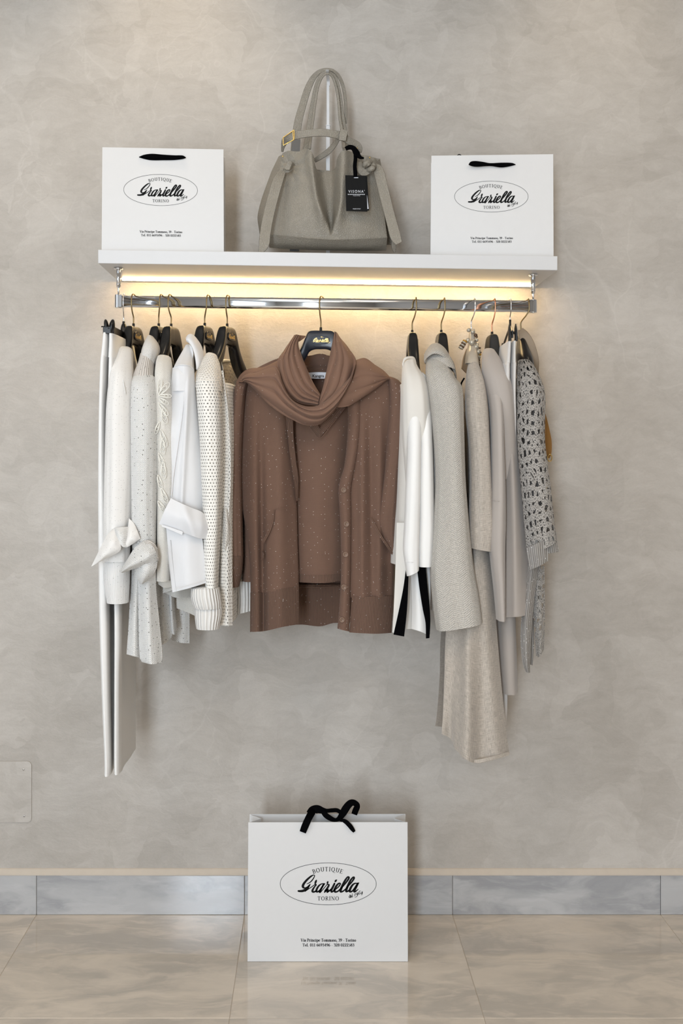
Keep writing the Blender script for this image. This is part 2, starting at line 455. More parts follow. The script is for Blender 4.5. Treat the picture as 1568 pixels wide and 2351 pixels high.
def m_plaster(name, base):
    m, nt, b = newmat(name, base, .62, spec=.35); g = G(nt)
    tc = g.n('ShaderNodeTexCoord').outputs['Object']
    wn = {False: g.noise(tc, 2.4, 3, out='Color'), True: g.noise(tc, 6.5, 3, out='Color')}
    def warp(sc, amt): return g.vm('ADD', tc, g.scale(wn[sc > 4], (amt, amt, amt)))
    cl = g.noise(warp(1.6, .5), 1.3, 4, .62)
    # overlapping trowel strokes: warped cells, each a little lighter or darker, with crisp edges
    def cells(sc, warp_sc, amt, st, off):
        v = g.voro(g.vm('ADD', g.scale(warp(warp_sc, amt), st), off), sc, 'F1')
        sp = g.n('ShaderNodeSeparateColor'); g.l(v.outputs['Color'], sp.inputs[0]); return sp.outputs[0], v.outputs['Distance']
    a1, d1 = cells(2.6, 2.2, .55, (1.0, 1.0, 1.7), (0.0, 0.0, 0.0))
    a2, d2 = cells(5.5, 5.0, .30, (1.5, 1.0, 1.0), (4.1, 0.0, 2.7))
    a3, d3 = cells(4.0, 9.0, .20, (.6, 1.0, 2.3), (1.1, 0.0, 7.7))
    fine = g.noise(g.scale(warp(8, .1), (1.0, 1.0, 2.4)), 16, 5, .74)
    grit = g.noise(tc, 150, 1, .7)
    tone = g.m('ADD', g.m('ADD', g.m('MULTIPLY', cl, .8), g.m('MULTIPLY', a1, .10)), g.m('ADD', g.m('ADD', g.m('MULTIPLY', a2, .14), g.m('MULTIPLY', a3, .12)), g.m('ADD', g.m('MULTIPLY', fine, .58), g.m('MULTIPLY', grit, .10))))
    ln = g.voro(g.vm('ADD', g.scale(warp(3.2, .35), (1.0, 1.0, .45)), (2.0, 0.0, 5.0)), 3.0, 'DISTANCE_TO_EDGE').outputs['Distance']
    ln2 = g.voro(g.vm('ADD', g.scale(warp(4.5, .3), (.4, 1.0, 1.3)), (7.0, 0.0, 1.0)), 4.2, 'DISTANCE_TO_EDGE').outputs['Distance']
    brk = g.ramp(cl, .42, .58)
    lines = g.m('MULTIPLY', g.m('ADD', g.ramp(ln, .012, .0), g.ramp(ln2, .010, .0)), brk)
    tone = g.m('ADD', tone, g.m('MULTIPLY', lines, .11))
    dk = (base[0] * .76, base[1] * .745, base[2] * .73); lt = (base[0] * 1.17, base[1] * 1.18, base[2] * 1.20)
    g.l(g.mix(g.ramp(tone, .42, 1.40), dk, lt), b.inputs['Base Color'])
    hh = g.m('ADD', g.m('ADD', g.m('MULTIPLY', a2, .5), g.m('MULTIPLY', fine, .9)), g.m('MULTIPLY', grit, .15))
    g.l(g.bump(hh, .38, .005), b.inputs['Normal'])
    g.l(g.m('MULTIPLY_ADD', fine, .3, .40), b.inputs['Roughness'])
    return m
def m_marble(name, a, c, rough=.12):
    m, nt, b = newmat(name, a, rough, spec=.8); g = G(nt)
    tc = g.n('ShaderNodeTexCoord').outputs['Object']; oi = g.n('ShaderNodeObjectInfo')
    cmb = g.n('ShaderNodeCombineXYZ'); r = g.m('MULTIPLY', oi.outputs['Random'], 37.0)
    for k in range(3): g.l(r, cmb.inputs[k])
    p = g.vm('ADD', g.scale(tc, (1.0, 1.9, 2.6)), cmb.outputs[0])
    wob = g.vm('ADD', p, g.scale(g.noise(p, 3.0, 4, out='Color'), (.35, .35, .35)))
    n1 = g.noise(wob, 3.2, 6, .58, .5); n2 = g.noise(g.scale(wob, (1.0, 2.5, 2.5)), 6.0, 5, .6)
    c1 = g.mix(g.ramp(n1, .38, .62), a, c)
    c2 = g.mix(g.m('MULTIPLY', g.ramp(n2, .48, .72), .5), c1, tuple(min(1, x * 1.14) for x in c))
    g.l(c2, b.inputs['Base Color'])
    g.l(g.m('MULTIPLY_ADD', n1, .06, rough - .03), b.inputs['Roughness'])
    return m
M = {}
M['plaster'] = m_plaster('venetian_plaster', (.515, .478, .432))
M['sidewall'] = plain('painted_wall', (.34, .33, .32), .8)
M['ceiling'] = plain('ceiling_paint', (.8, .78, .74), .85)
M['tile'] = m_marble('polished_stone_tile', (.50, .45, .39), (.68, .60, .505), .06)
M['skirting'] = m_marble('skirting_stone_tile', (.335, .34, .355), (.49, .49, .495), .10)  # likely the floor's stone too; cool daylight tint is put into the colour
M['grout'] = plain('grout', (.55, .48, .40), .9)
M['filler'] = plain('beige_filler', (.56, .49, .41), .7)
M['lacquer'] = plain('white_lacquer', (.66, .66, .665), .38, var=.01, bump=0)
M['paper'] = plain('white_card', (.70, .695, .69), .42, var=.012, scale=60, bump=.03)
M['ink'] = plain('black_ink', (.006, .006, .006), .6, bump=0, spec=.12)
M['velvet'] = plain('black_velvet', (.003, .003, .0035), 1.0, bump=.2, scale=900, spec=0.0)
M['chrome'] = plain('chrome', (.82, .83, .85), .08, 1.0, var=.01, bump=0)
M['brass'] = plain('aged_brass', (.27, .20, .10), .28, 1.0, bump=0)
M['gold'] = plain('gold', (.83, .60, .22), .25, 1.0, bump=0)
M['copper'] = plain('copper', (.72, .36, .22), .25, 1.0, bump=0)
M['plastic'] = plain('black_plastic', (.008, .0075, .0075), .26, var=.05, bump=.0, spec=.38)
M['wmetal'] = plain('white_painted_metal', (.80, .81, .83), .35, bump=0)
M['brown'] = fabric('brown_fine_knit', (.185, .109, .078), 'knit', 330, .35, flecks=(95, .062, (1.0, .97, .95), .22), rough=.9, sheen=.04, dist=.0008)
M['brownrib'] = fabric('brown_ribbed_knit', (.185, .110, .079), 'rib', 240, .6, con=.7, flecks=(95, .058, (1.0, .97, .95), .16), rough=.9, sheen=.04, dist=.0012)
M['scarf'] = fabric('brown_scarf_knit', (.225, .131, .091), 'knit', 400, .2, flecks=(95, .055, (1.0, .97, .95), .05), rough=.9, sheen=.05, dist=.0006)
M['white'] = fabric('white_crepe', (.87, .86, .84), 'smooth', 300, .12, rough=.7, sheen=.1, var=.01)
M['ivory'] = fabric('ivory_crepe', (.74, .71, .66), 'smooth', 300, .12, rough=.8, var=.01)
M['shirt'] = fabric('white_cotton', (.86, .86, .87), 'smooth', 350, .15, rough=.8, var=.015, trans=.12)
M['glit'] = fabric('white_fine_knit', (.85, .83, .80), 'smooth', 260, .4, flecks=(130, .08, (.35, .34, .33), .35), var=.02)
M['glitrib'] = fabric('white_fine_rib', (.87, .86, .84), 'rib', 260, .4, flecks=(110, .08, (.35, .34, .33), .3), var=.02)
M['seq'] = fabric('white_sequin_knit', (.90, .89, .865), 'knit', 175, .6, flecks=(75, .10, (.22, .21, .20), .42), var=.02, dist=.0018)
M['seqrib'] = fabric('white_rib_knit', (.82, .77, .71), 'rib', 130, .7, con=.7, flecks=(75, .1, (.3, .28, .26), .25), var=.03, dist=.0018)
M['fuzz'] = fabric('white_terry_knit', (.87, .85, .82), 'boucle', 260, .7, var=.02)
M['flower'] = fabric('ecru_open_knit', (.80, .77, .71), 'open', 330, .5, hole=.10, var=.03)
M['cord'] = plain('ecru_cord', (.80, .78, .71), .8, scale=300, bump=.3)
M['net'] = fabric('cream_net_knit', (.87, .845, .79), 'open', 122, .5, hole=.165, var=.03, dist=.002)
M['netsh'] = fabric('cream_dense_net', (.84, .80, .735), 'open', 150, .8, hole=.09, var=.03, dist=.002)
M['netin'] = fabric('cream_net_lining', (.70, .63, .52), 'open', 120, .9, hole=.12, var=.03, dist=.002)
M['netrib'] = fabric('cream_chunky_rib', (.88, .86, .82), 'rib', 105, .6, con=.35, var=.03, dist=.003)
M['boucle'] = fabric('cream_boucle', (.96, .90, .81), 'boucle', 210, 1.0, var=.03, dist=.003)
M['linen'] = fabric('natural_linen', (.50, .445, .385), 'linen', 900, .35, var=.04)
M['taupe'] = fabric('taupe_crepe', (.43, .385, .35), 'smooth', 300, .1, rough=.8, var=.01)
M['grey'] = fabric('light_grey_crepe', (.66, .635, .61), 'smooth', 300, .1, rough=.8, var=.01)
M['croch'] = fabric('silver_grey_crochet', (.53, .495, .455), 'crochet', 66, .8, hole=.275, flecks=(160, .12, (1, .98, .95), .10), rough=.6, dist=.002)
M['crib'] = fabric('silver_grey_knit', (.46, .43, .395), 'rib', 150, .8, con=1.0, flecks=(120, .12, (1, .98, .95), .22), rough=.6, dist=.002)
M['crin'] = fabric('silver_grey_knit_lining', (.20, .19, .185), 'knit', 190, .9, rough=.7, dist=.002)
M['label'] = plain('white_label', (.75, .77, .82), .6, bump=0)
M['tan'] = plain('tan_leather', (.27, .205, .14), .45, scale=200, bump=.1)
M['cognac'] = plain('cognac_suede', (.27, .125, .02), .7, scale=200, bump=.1)
M['pearl'] = plain('pearl', (.46, .42, .34), .2, .3, var=.05, bump=0, coat=.25)
M['amber'] = plain('amber', (.50, .26, .03), .15, .3, var=.2, bump=0)
M['darkbead'] = plain('dark_bead', (.10, .055, .03), .15, .2, var=.2, bump=0)
M['woodbeige'] = plain('beige_lacquer', (.50, .44, .36), .3, bump=0)
def m_leather():
    m, nt, b = newmat('grained_leather', (.36, .33, .28), .5, spec=.4); g = G(nt)
    tc = g.n('ShaderNodeTexCoord').outputs['Object']
    v = g.voro(tc, 190, 'DISTANCE_TO_EDGE').outputs['Distance']; n = g.noise(tc, 25, 3)
    g.l(g.mix(n, (.262, .238, .196), (.325, .296, .246)), b.inputs['Base Color'])
    g.l(g.bump(g.m('ADD', g.ramp(v, 0.0, .25), g.m('MULTIPLY', n, .8)), .6, .0012), b.inputs['Normal'])
    return m
M['leather'] = m_leather()
M['leatheredge'] = plain('leather_edge_paint', (.13, .115, .09), .5, bump=0)
M['leatherdk'] = plain('leather_back', (.17, .17, .17), .6, scale=200, bump=.1)
M['stitch'] = plain('thread', (.55, .52, .46), .7, bump=0)
def m_led():
    m = bpy.data.materials.new('led_diffuser'); m.use_nodes = True; nt = m.node_tree; nt.nodes.clear()
    e = nt.nodes.new('ShaderNodeEmission'); o = nt.nodes.new('ShaderNodeOutputMaterial'); e.inputs[0].default_value = (1.0, .70, .34, 1); e.inputs[1].default_value = 62
    nt.links.new(e.outputs[0], o.inputs[0]); return m
M['led'] = m_led()
# ---------------------------------------------------------------- lettering
def catm(pts, per=6):
    return cr_idx([list(map(float, p)) for p in pts], per)
def stroke_geo(pts, place, curved=True, per=6, capseg=8):
    """pts (x, y, width) in a flat print space; place(x, y) gives the world point"""
    Q = catm(pts, per) if curved and len(pts) > 2 else [list(map(float, p)) for p in pts]
    V = []; Fc = []
    n = len(Q)
    for i, q in enumerate(Q):
        a = Q[max(0, i - 1)]; b = Q[min(n - 1, i + 1)]
        dx, dy = b[0] - a[0], b[1] - a[1]; L = math.hypot(dx, dy) or 1
        w = max(.01, q[2]) / 2
        V.append(place(q[0] - dy / L * w, q[1] + dx / L * w)); V.append(place(q[0] + dy / L * w, q[1] - dx / L * w))
    for i in range(n - 1): Fc.append([2 * i, 2 * i + 1, 2 * i + 3, 2 * i + 2])
    for q in (Q[0], Q[-1]):
        b = len(V); w = max(.01, q[2]) / 2
        for k in range(capseg): V.append(place(q[0] + w * math.cos(2 * PI * k / capseg), q[1] + w * math.sin(2 * PI * k / capseg)))
        Fc.append(list(range(b, b + capseg)))
    return V, Fc
# the shop's script name, traced on the large bag (in the bag's own px frame)
Z2 = lambda L: [(x / 19.6 + 680, y / 19.6 + 2000, w / 19.6) for x, y, w in L]
Z3 = lambda L: [(x / 17.42 + 750, y / 17.42 + 2000, w / 17.42) for x, y, w in L]
SCRIPT = [
 Z2([(480,575,28),(600,520,42),(700,430,52),(780,320,46),(820,240,42),(822,188,36),(770,180,42),(680,225,72),(560,320,88),(440,440,98),(340,570,106),(300,670,112),(320,730,100),(380,760,60),(440,745,54),(520,705,56),(580,645,60),(645,578,26)]),
 Z2([(610,625,50),(550,710,88),(480,790,115),(400,845,118),(290,890,112),(180,900,98),(100,895,84)]),
 Z2([(400,900,60),(520,822,44),(650,742,40),(760,662,38),(850,600,36)]),
 Z2([(915,408,44),(890,455,92),(862,530,84),(855,580,60),(890,620,70),(845,680,62),(770,790,84),(728,880,92),(742,930,84),(820,930,78),(910,885,60)]),
 Z2([(1290,562,34),(1200,568,46),(1110,590,52),(1020,660,78),(950,760,90),(908,870,92),(925,930,84),(1000,915,70),(1070,850,60),(1130,760,56),(1190,650,56),(1240,585,56)]),
 Z2([(1270,572,60),(1180,700,82),(1110,820,94),(1060,920,100),(1075,940,90),(1140,895,46),(1250,770,38),(1340,660,36),(1400,590,40)]),
 Z2([(1430,468,44),(1412,510,86),(1402,570,56),(1420,600,50),(1475,610,62),(1450,680,84),(1380,800,92),(1310,900,88),(1275,955,54)]),
 Z2([(1310,880,84),(1370,850,96),(1445,840,58),(1400,910,84),(1405,950,60),(1500,880,52),(1568,815,52)]),
 Z3([(20,845,60),(90,800,52),(160,740,60)]),
 Z3([(312,500,72),(245,640,84),(190,750,90),(190,820,84),(235,820,60),(310,750,52)]),
 Z3([(335,425,50),(362,388,84),(396,356,46)]),
 Z3([(300,760,52),(400,690,46),(480,620,50),(540,530,56),(540,490,50),(480,495,62),(400,575,82),(335,690,90),(310,780,94),(345,830,80),(430,815,60),(520,740,54)]),
 Z3([(520,740,50),(650,610,46),(780,450,62),(878,300,78),(882,240,66),(820,250,60),(720,400,82),(620,600,92),(560,750,96),(560,820,84),(640,810,62),(740,735,50)]),
 Z3([(740,735,50),(860,600,46),(1000,440,62),(1090,300,72),(1093,245,60),(1040,258,60),(940,390,78),(840,600,92),(785,750,94),(785,815,80),(850,800,62),(905,760,56)]),
 Z3([(1285,470,34),(1200,488,46),(1130,490,54),(1040,550,76),(965,660,90),(918,780,92),(940,822,78),(1020,800,62),(1110,690,56),(1185,570,56),(1230,505,50)]),
 Z3([(1262,488,56),(1180,640,82),(1110,765,92),(1105,820,84),(1170,800,54),(1262,722,26)]),
]
SINCE = [Z3(L) for L in (
 [(958,965,18),(915,990,24),(898,1035,26),(915,1065,22),(945,1035,18),(958,985,16)], [(925,925,16),(955,1065,24)],
 [(1000,975,16),(970,1000,20),(965,1035,22),(990,1040,20),(1005,1005,18)], [(990,965,18),(1015,1045,24)],
 [(1015,895,16),(1040,1025,22)],
 [(1095,935,12),(1150,875,20),(1120,995,24)],
 [(1245,870,22),(1190,880,18),(1178,930,20),(1215,940,18),(1246,885,26),(1240,950,26),(1195,1025,18),(1125,1050,16)],
 [(1345,792,22),(1300,812,18),(1275,880,20),(1290,920,22),(1335,905,20),(1345,865,20),(1310,850,14)],
 [(1395,885,12),(1425,815,26),(1415,900,28),(1400,955,20)], [(1350,905,10),(1440,885,14)])]
# serif capitals and text letters drawn with a broad nib: c = curve, l = straight; y up, capital height 1, x-height .64
def rd(cx, cy, rx, ry, a0=90, a1=450, n=12): return [(cx + rx * math.cos(math.radians(a0 + (a1 - a0) * k / n)), cy + ry * math.sin(math.radians(a0 + (a1 - a0) * k / n))) for k in range(n + 1)]
sf = lambda x, y, w=.11: ('l', [(x - w, y), (x + w, y)])
GL = {
 'B': (.68, [('l', [(.16,0),(.16,1)]), ('l', [(.04,0),(.3,0)]), ('l', [(.04,1),(.3,1)]), ('c', [(.2,1),(.42,.98),(.52,.77),(.4,.55),(.18,.54)]), ('c', [(.2,.54),(.5,.5),(.6,.26),(.46,.03),(.18,0)])]),
 'O': (.84, [('c', rd(.41, .5, .34, .5))]), 'Q': (.84, [('c', rd(.41, .5, .34, .5)), ('c', [(.4,.02),(.56,-.18),(.8,-.24),(.95,-.18)])]),
 'U': (.82, [('c', [(.17,1),(.17,.5),(.2,.15),(.4,0),(.6,.12),(.67,.4),(.67,1)]), sf(.17,1,.12), sf(.67,1,.11)]),
 'T': (.72, [('l', [(.36,0),(.36,1)]), ('l', [(.03,.98),(.69,.98)]), ('t', [(.04,1),(.04,.82)]), ('t', [(.68,1),(.68,.82)]), sf(.36,0,.14)]),
 'I': (.40, [('l', [(.2,0),(.2,1)]), sf(.2,0,.13), sf(.2,1,.13)]),
 'E': (.66, [('l', [(.16,0),(.16,1)]), ('l', [(.04,0),(.58,0)]), ('l', [(.04,1),(.54,1)]), ('l', [(.16,.52),(.44,.52)]), ('t', [(.54,1),(.54,.84)]), ('t', [(.6,.0),(.6,.18)]), ('t', [(.44,.6),(.44,.44)])]),
 'R': (.72, [('l', [(.16,0),(.16,1)]), ('l', [(.04,0),(.29,0)]), ('l', [(.04,1),(.3,1)]), ('c', [(.2,1),(.46,.98),(.56,.76),(.44,.54),(.18,.5)]), ('l', [(.32,.5),(.66,.02)]), ('l', [(.6,0),(.76,0)])]),
 'N': (.84, [('t', [(.16,0),(.16,1)]), ('l', [(.14,1),(.68,.02)]), ('t', [(.69,0),(.69,1)]), sf(.16,0,.11), sf(.1,1,.09), sf(.69,1,.11)]),
 'V': (.74, [('l', [(.1,1),(.38,0)]), ('t', [(.38,0),(.64,1)]), sf(.1,1,.12), sf(.64,1,.1)]),
 'P': (.62, [('l', [(.16,0),(.16,1)]), ('l', [(.04,0),(.3,0)]), ('l', [(.04,1),(.3,1)]), ('c', [(.2,1),(.46,.98),(.57,.73),(.44,.48),(.18,.45)])]),
 'i': (.32, [('l', [(.16,0),(.16,.62)]), ('d', [(.16,.86)]), sf(.16,0,.12), ('l', [(.06,.6),(.16,.62)])]),
 'l': (.32, [('l', [(.16,0),(.16,1.05)]), sf(.16,0,.12), ('l', [(.06,1.03),(.16,1.05)])]),
 'a': (.50, [('c', [(.1,.5),(.2,.63),(.34,.58),(.36,.42),(.36,.1),(.48,.03)]), ('c', [(.36,.36),(.14,.28),(.09,.12),(.2,.0),(.36,.12)])]),
 'r': (.42, [('l', [(.15,0),(.15,.62)]), sf(.15,0,.12), ('c', [(.15,.42),(.26,.6),(.4,.56)]), ('l', [(.05,.6),(.15,.62)])]),
 'n': (.60, [('l', [(.15,0),(.15,.62)]), sf(.15,0,.11), sf(.46,0,.11), ('c', [(.15,.45),(.3,.64),(.44,.56),(.46,.35),(.46,0)]), ('l', [(.05,.6),(.15,.62)])]),
 'm': (.90, [('l', [(.15,0),(.15,.62)]), sf(.15,0,.1), sf(.45,0,.1), sf(.75,0,.1), ('c', [(.15,.45),(.29,.64),(.42,.56),(.45,.35),(.45,0)]), ('c', [(.45,.45),(.59,.64),(.72,.56),(.75,.35),(.75,0)]), ('l', [(.05,.6),(.15,.62)])]),
 'c': (.48, [('c', [(.42,.5),(.3,.63),(.14,.52),(.09,.3),(.16,.08),(.3,0),(.44,.1)])]),
 'p': (.58, [('l', [(.15,-.3),(.15,.62)]), sf(.15,-.3,.12), ('c', [(.15,.48),(.32,.64),(.5,.5),(.5,.18),(.34,0),(.15,.08)]), ('l', [(.05,.6),(.15,.62)])]),
 'e': (.50, [('c', [(.1,.34),(.43,.4),(.38,.6),(.22,.62),(.09,.42),(.11,.14),(.26,0),(.44,.1)])]),
 'o': (.56, [('c', rd(.28, .31, .2, .31))]),
 's': (.42, [('c', [(.34,.52),(.22,.63),(.1,.53),(.13,.38),(.3,.26),(.34,.11),(.2,0),(.07,.1)])]),
 ',': (.26, [('l', [(.12,.06),(.08,-.16)])]), '.': (.28, [('d', [(.13,.06)])]), '-': (.40, [('l', [(.06,.3),(.34,.3)])]), ' ': (.28, []),
 '0': (.58, [('c', rd(.28, .5, .2, .5))]),
 '1': (.50, [('l', [(.26,0),(.26,.96)]), sf(.26,0,.14), ('l', [(.12,.86),(.26,.96)])]),
 '2': (.56, [('c', [(.08,.78),(.2,.98),(.4,.94),(.42,.7),(.28,.4),(.08,.05)]), ('w', [(.08,.05),(.5,.05)])]),
 '3': (.54, [('c', [(.1,.84),(.24,.99),(.4,.88),(.38,.66),(.22,.54)]), ('c', [(.22,.54),(.44,.44),(.44,.14),(.26,0),(.06,.06)])]),
 '4': (.58, [('l', [(.4,0),(.4,.98)]), ('l', [(.04,.3),(.54,.3)]), ('t', [(.04,.3),(.4,.98)])]),
 '5': (.54, [('l', [(.16,.94),(.46,.94)]), ('t', [(.16,.94),(.12,.56)]), ('c', [(.12,.56),(.34,.6),(.46,.36),(.36,.08),(.18,0),(.06,.06)])]),
 '6': (.56, [('c', [(.46,.98),(.22,.84),(.09,.5),(.1,.2),(.26,0),(.44,.14),(.45,.42),(.28,.54),(.12,.4)])]),
 '8': (.56, [('c', rd(.28, .75, .16, .23)), ('c', rd(.28, .27, .2, .27))]),
 '9': (.56, [('c', [(.1,.02),(.34,.16),(.46,.5),(.45,.8),(.28,1),(.11,.86),(.1,.58),(.26,.46),(.44,.6)])]),
}
def serif(text, cx, by, h, place, track=.06, bold=1.0, rot=0.0, arc=None, width=None):
    """text centred on (cx, by) in print px, y down; arc = radius bends it"""
    adv = [GL[c][0] + track for c in text]; tot = sum(adv) - track
    kx = 1.0 if width is None else width / (tot * h)
    out = []; x = -tot / 2
    for c, a in zip(text, adv):
        mid = x + GL[c][0] / 2
        for kind, pts in GL[c][1]:
            P = []
            if kind == 'd':
                P = [(pts[0][0] - .01, pts[0][1]), (pts[0][0] + .01, pts[0][1])]
            elif kind == 'c': P = [tuple(p) for p in catm(pts, 3)]
            elif len(pts) > 2: P = pts
            else: P = pts
            Q = []
            for i, p in enumerate(P):
                q0 = P[max(0, i - 1)]; q1 = P[min(len(P) - 1, i + 1)]
                dx, dy = q1[0] - q0[0], q1[1] - q0[1]; L = math.hypot(dx, dy) or 1
                w = (.060 + .095 * abs(dy / L) ** 1.5) * bold
                if kind == 'd': w = .15 * bold
                if kind == 't': w = .070 * bold
                if kind == 'w': w = .11 * bold
                X = (x + p[0]) * h * kx; Y = p[1] * h
                if arc:
                    ang = X / arc; lx = (p[0] - GL[c][0] / 2) * h * kx
                    am = mid * h * kx / arc
                    bxx, byy = arc * math.sin(am), arc * (1 - math.cos(am))
                    X2 = bxx + lx * math.cos(am) + Y * math.sin(am)
                    Y2 = -byy - lx * math.sin(am) + Y * math.cos(am)
                    X, Y = X2, Y2
                Xr = X * math.cos(rot) + Y * math.sin(rot); Yr = -X * math.sin(rot) + Y * math.cos(rot)
                Q.append((cx + Xr, by - Yr, w * h))
            out.append(stroke_geo(Q, place, False, capseg=6))
        x += a
    return out
def sans(name, text, cx, by, h, place, mat, parent, width=None, bold=.0, space=1.0):
    """upright sans lettering from Blender's built-in letter shapes, as a mesh"""
    cu = bpy.data.curves.new(name, 'FONT'); cu.body = text; cu.size = 1; cu.align_x = 'CENTER'; cu.offset = bold; cu.space_character = space; cu.resolution_u = 3
    tmp = bpy.data.objects.new('tmp', cu); COL.objects.link(tmp)
    dg = bpy.context.evaluated_depsgraph_get(); me = tmp.evaluated_get(dg).to_mesh()
    vs = [v.co.copy() for v in me.vertices]; fs = [list(p.vertices) for p in me.polygons]
    tmp.evaluated_get(dg).to_mesh_clear(); bpy.data.objects.remove(tmp); bpy.data.curves.remove(cu)
    if not vs: return None
    x0 = min(v.x for v in vs); x1 = max(v.x for v in vs); ym = max(v.y for v in vs) or 1
    kx = (width / (x1 - x0)) if width else h / ym
    V = [place(cx + (v.x - (x0 + x1) / 2) * kx, by - v.y / ym * h) for v in vs]
    return mk(name, V, fs, mat, parent, smooth=False)
def emblem(parent, place):
    """oval, shop name and town, in the large bag's px frame (centre 753.5, 2029.5)"""
    ring = [(753.5 + 110.3 * math.cos(2 * PI * k / 96), 2029.3 + 48.2 * math.sin(2 * PI * k / 96), .95) for k in range(97)]
    g = [stroke_geo(ring, place, False)]
    g += serif('BOUTIQUE', 752.3, 2000.0, 9.2, place, track=.13, bold=1.05, arc=92, width=68)
    g += serif('TORINO', 753.6, 2067.0, 8.6, place, track=.14, bold=1.05, width=49)
    V, Fc = join(g); o1 = mk('printed_oval_emblem', V, Fc, M['ink'], parent, smooth=False)
    V, Fc = join([stroke_geo(s, place) for s in SCRIPT]); mk('printed_script_name', V, Fc, M['ink'], parent, smooth=False)
    V, Fc = join([stroke_geo(s, place, len(s) > 3, 4) for s in SINCE]); mk('printed_founding_year', V, Fc, M['ink'], parent, smooth=False)
    g = serif('Via Principe Tommaso, 39 - Torino', 754, 2161.6, 6.4, place, track=.03, bold=1.45, width=127)
    g += serif('Tel. 011 6693496 - 328 0222583', 753.8, 2172.7, 6.2, place, track=.03, bold=1.45, width=119)
    V, Fc = join(g); mk('printed_address', V, Fc, M['ink'], parent, smooth=False)

# ---------------------------------------------------------------- the room
def struct(name, verts_faces, mat, loc=(0, 0, 0)):
    o = mk(name, *verts_faces, mat, smooth=False, loc=loc); o['kind'] = 'structure'; return o
struct('wall_back', boxgeo((RXL, 0, 0), (RXR, .12, RZ)), M['plaster'], (0, 0, 0))
struct('ceiling', boxgeo((RXL, RYF, RZ), (RXR, .12, RZ + .1)), M['ceiling'], (0, 0, RZ))
struct('wall_right', boxgeo((RXR, RYF, 0), (RXR + .1, .12, RZ)), M['sidewall'], (RXR, -3, 0))
def holed(x0, x1, z0, z1, hx0, hx1, hz0, hz1, f):
    return join([f(x0, hx0, z0, z1), f(hx1, x1, z0, z1), f(hx0, hx1, z0, hz0), f(hx0, hx1, hz1, z1)])
struct('wall_front', holed(RXL, RXR, 0, RZ, -1.22, -.62, .06, 2.84, lambda a, b, c, d: boxgeo((a, RYF - .1, c), (b, RYF, d))), M['sidewall'], (0, RYF, 0))
struct('wall_left', holed(RYF, .12, 0, RZ, -4.6, -2.6, .6, 2.7, lambda a, b, c, d: boxgeo((RXL - .1, a, c), (RXL, b, d))), M['sidewall'], (RXL, -3, 0))
fl = struct('floor', boxgeo((RXL, RYF, -.06), (RXR, 0, -.0012)), M['grout'])
tx0 = -.2798
tm = None
def bevel_tile(x0, y0, z0, x1, y1, z1, b=.0006):
    V = [Vector(p) for p in ((x0, y0, z0), (x1, y0, z0), (x1, y1, z0), (x0, y1, z0), (x0, y0, z1 - b), (x1, y0, z1 - b), (x1, y1, z1 - b), (x0, y1, z1 - b), (x0 + b, y0 + b, z1), (x1 - b, y0 + b, z1), (x1 - b, y1 - b, z1), (x0 + b, y1 - b, z1))]
    return V, [[0, 3, 2, 1], [0, 1, 5, 4], [1, 2, 6, 5], [2, 3, 7, 6], [3, 0, 4, 7], [4, 5, 9, 8], [5, 6, 10, 9], [6, 7, 11, 10], [7, 4, 8, 11], [8, 9, 10, 11]]
me_full = None
for j in range(10):
    for i in range(-5, 6):
        xa = tx0 + .6 * i
        y1 = -.006 - .0 if j == 0 else -.5925 - .6 * (j - 1); y0 = -.5925 - .6 * j
        if y0 < RYF: y0 = RYF + .001
        h = y1 - y0 - .0015
        if j in (0, 9) or me_full is None:
            V, Fc = bevel_tile(0, 0, -.0011, .5985, h, 0)
            me = bpy.data.meshes.new('tile'); me.from_pydata([tuple(v) for v in V], [], Fc); me.materials.append(M['tile'])
            if 0 < j < 9: me_full = me
        else: me = me_full
        o = bpy.data.objects.new('tile', me); COL.objects.link(o); o.parent = fl; o.location = (xa + .00075, y0 + .00075, 0)
sk = struct('baseboard_back', boxgeo((RXL, -.004, .0), (RXR, -.0005, .113)), M['grout'])
for i in range(-5, 6):
    xa = tx0 + .6 * i
    V, Fc = boxgeo((0, 0, 0), (.5985, .0065, .1125))
    o = mk('skirting_tile', V, Fc, M['skirting'], smooth=False); bev(o, .0008, 1)
    o.parent = sk; o.location = (xa + .0007, -.0105, .0006)
# beige filler line above the skirting
V = [Vector(p) for p in ((RXL, 0, .1135), (RXL, -.011, .1135), (RXL, -.0105, .117), (RXL, -.0035, .129), (RXL, 0, .131))]
V += [v + Vector((RXR - RXL, 0, 0)) for v in V]
t = struct('trim_1', (V, [[0, 1, 2, 3, 4][::-1], [5, 6, 7, 8, 9], [0, 5, 6, 1][::-1], [1, 6, 7, 2][::-1], [2, 7, 8, 3][::-1], [3, 8, 9, 4][::-1], [4, 9, 5, 0][::-1]]), M['filler'])
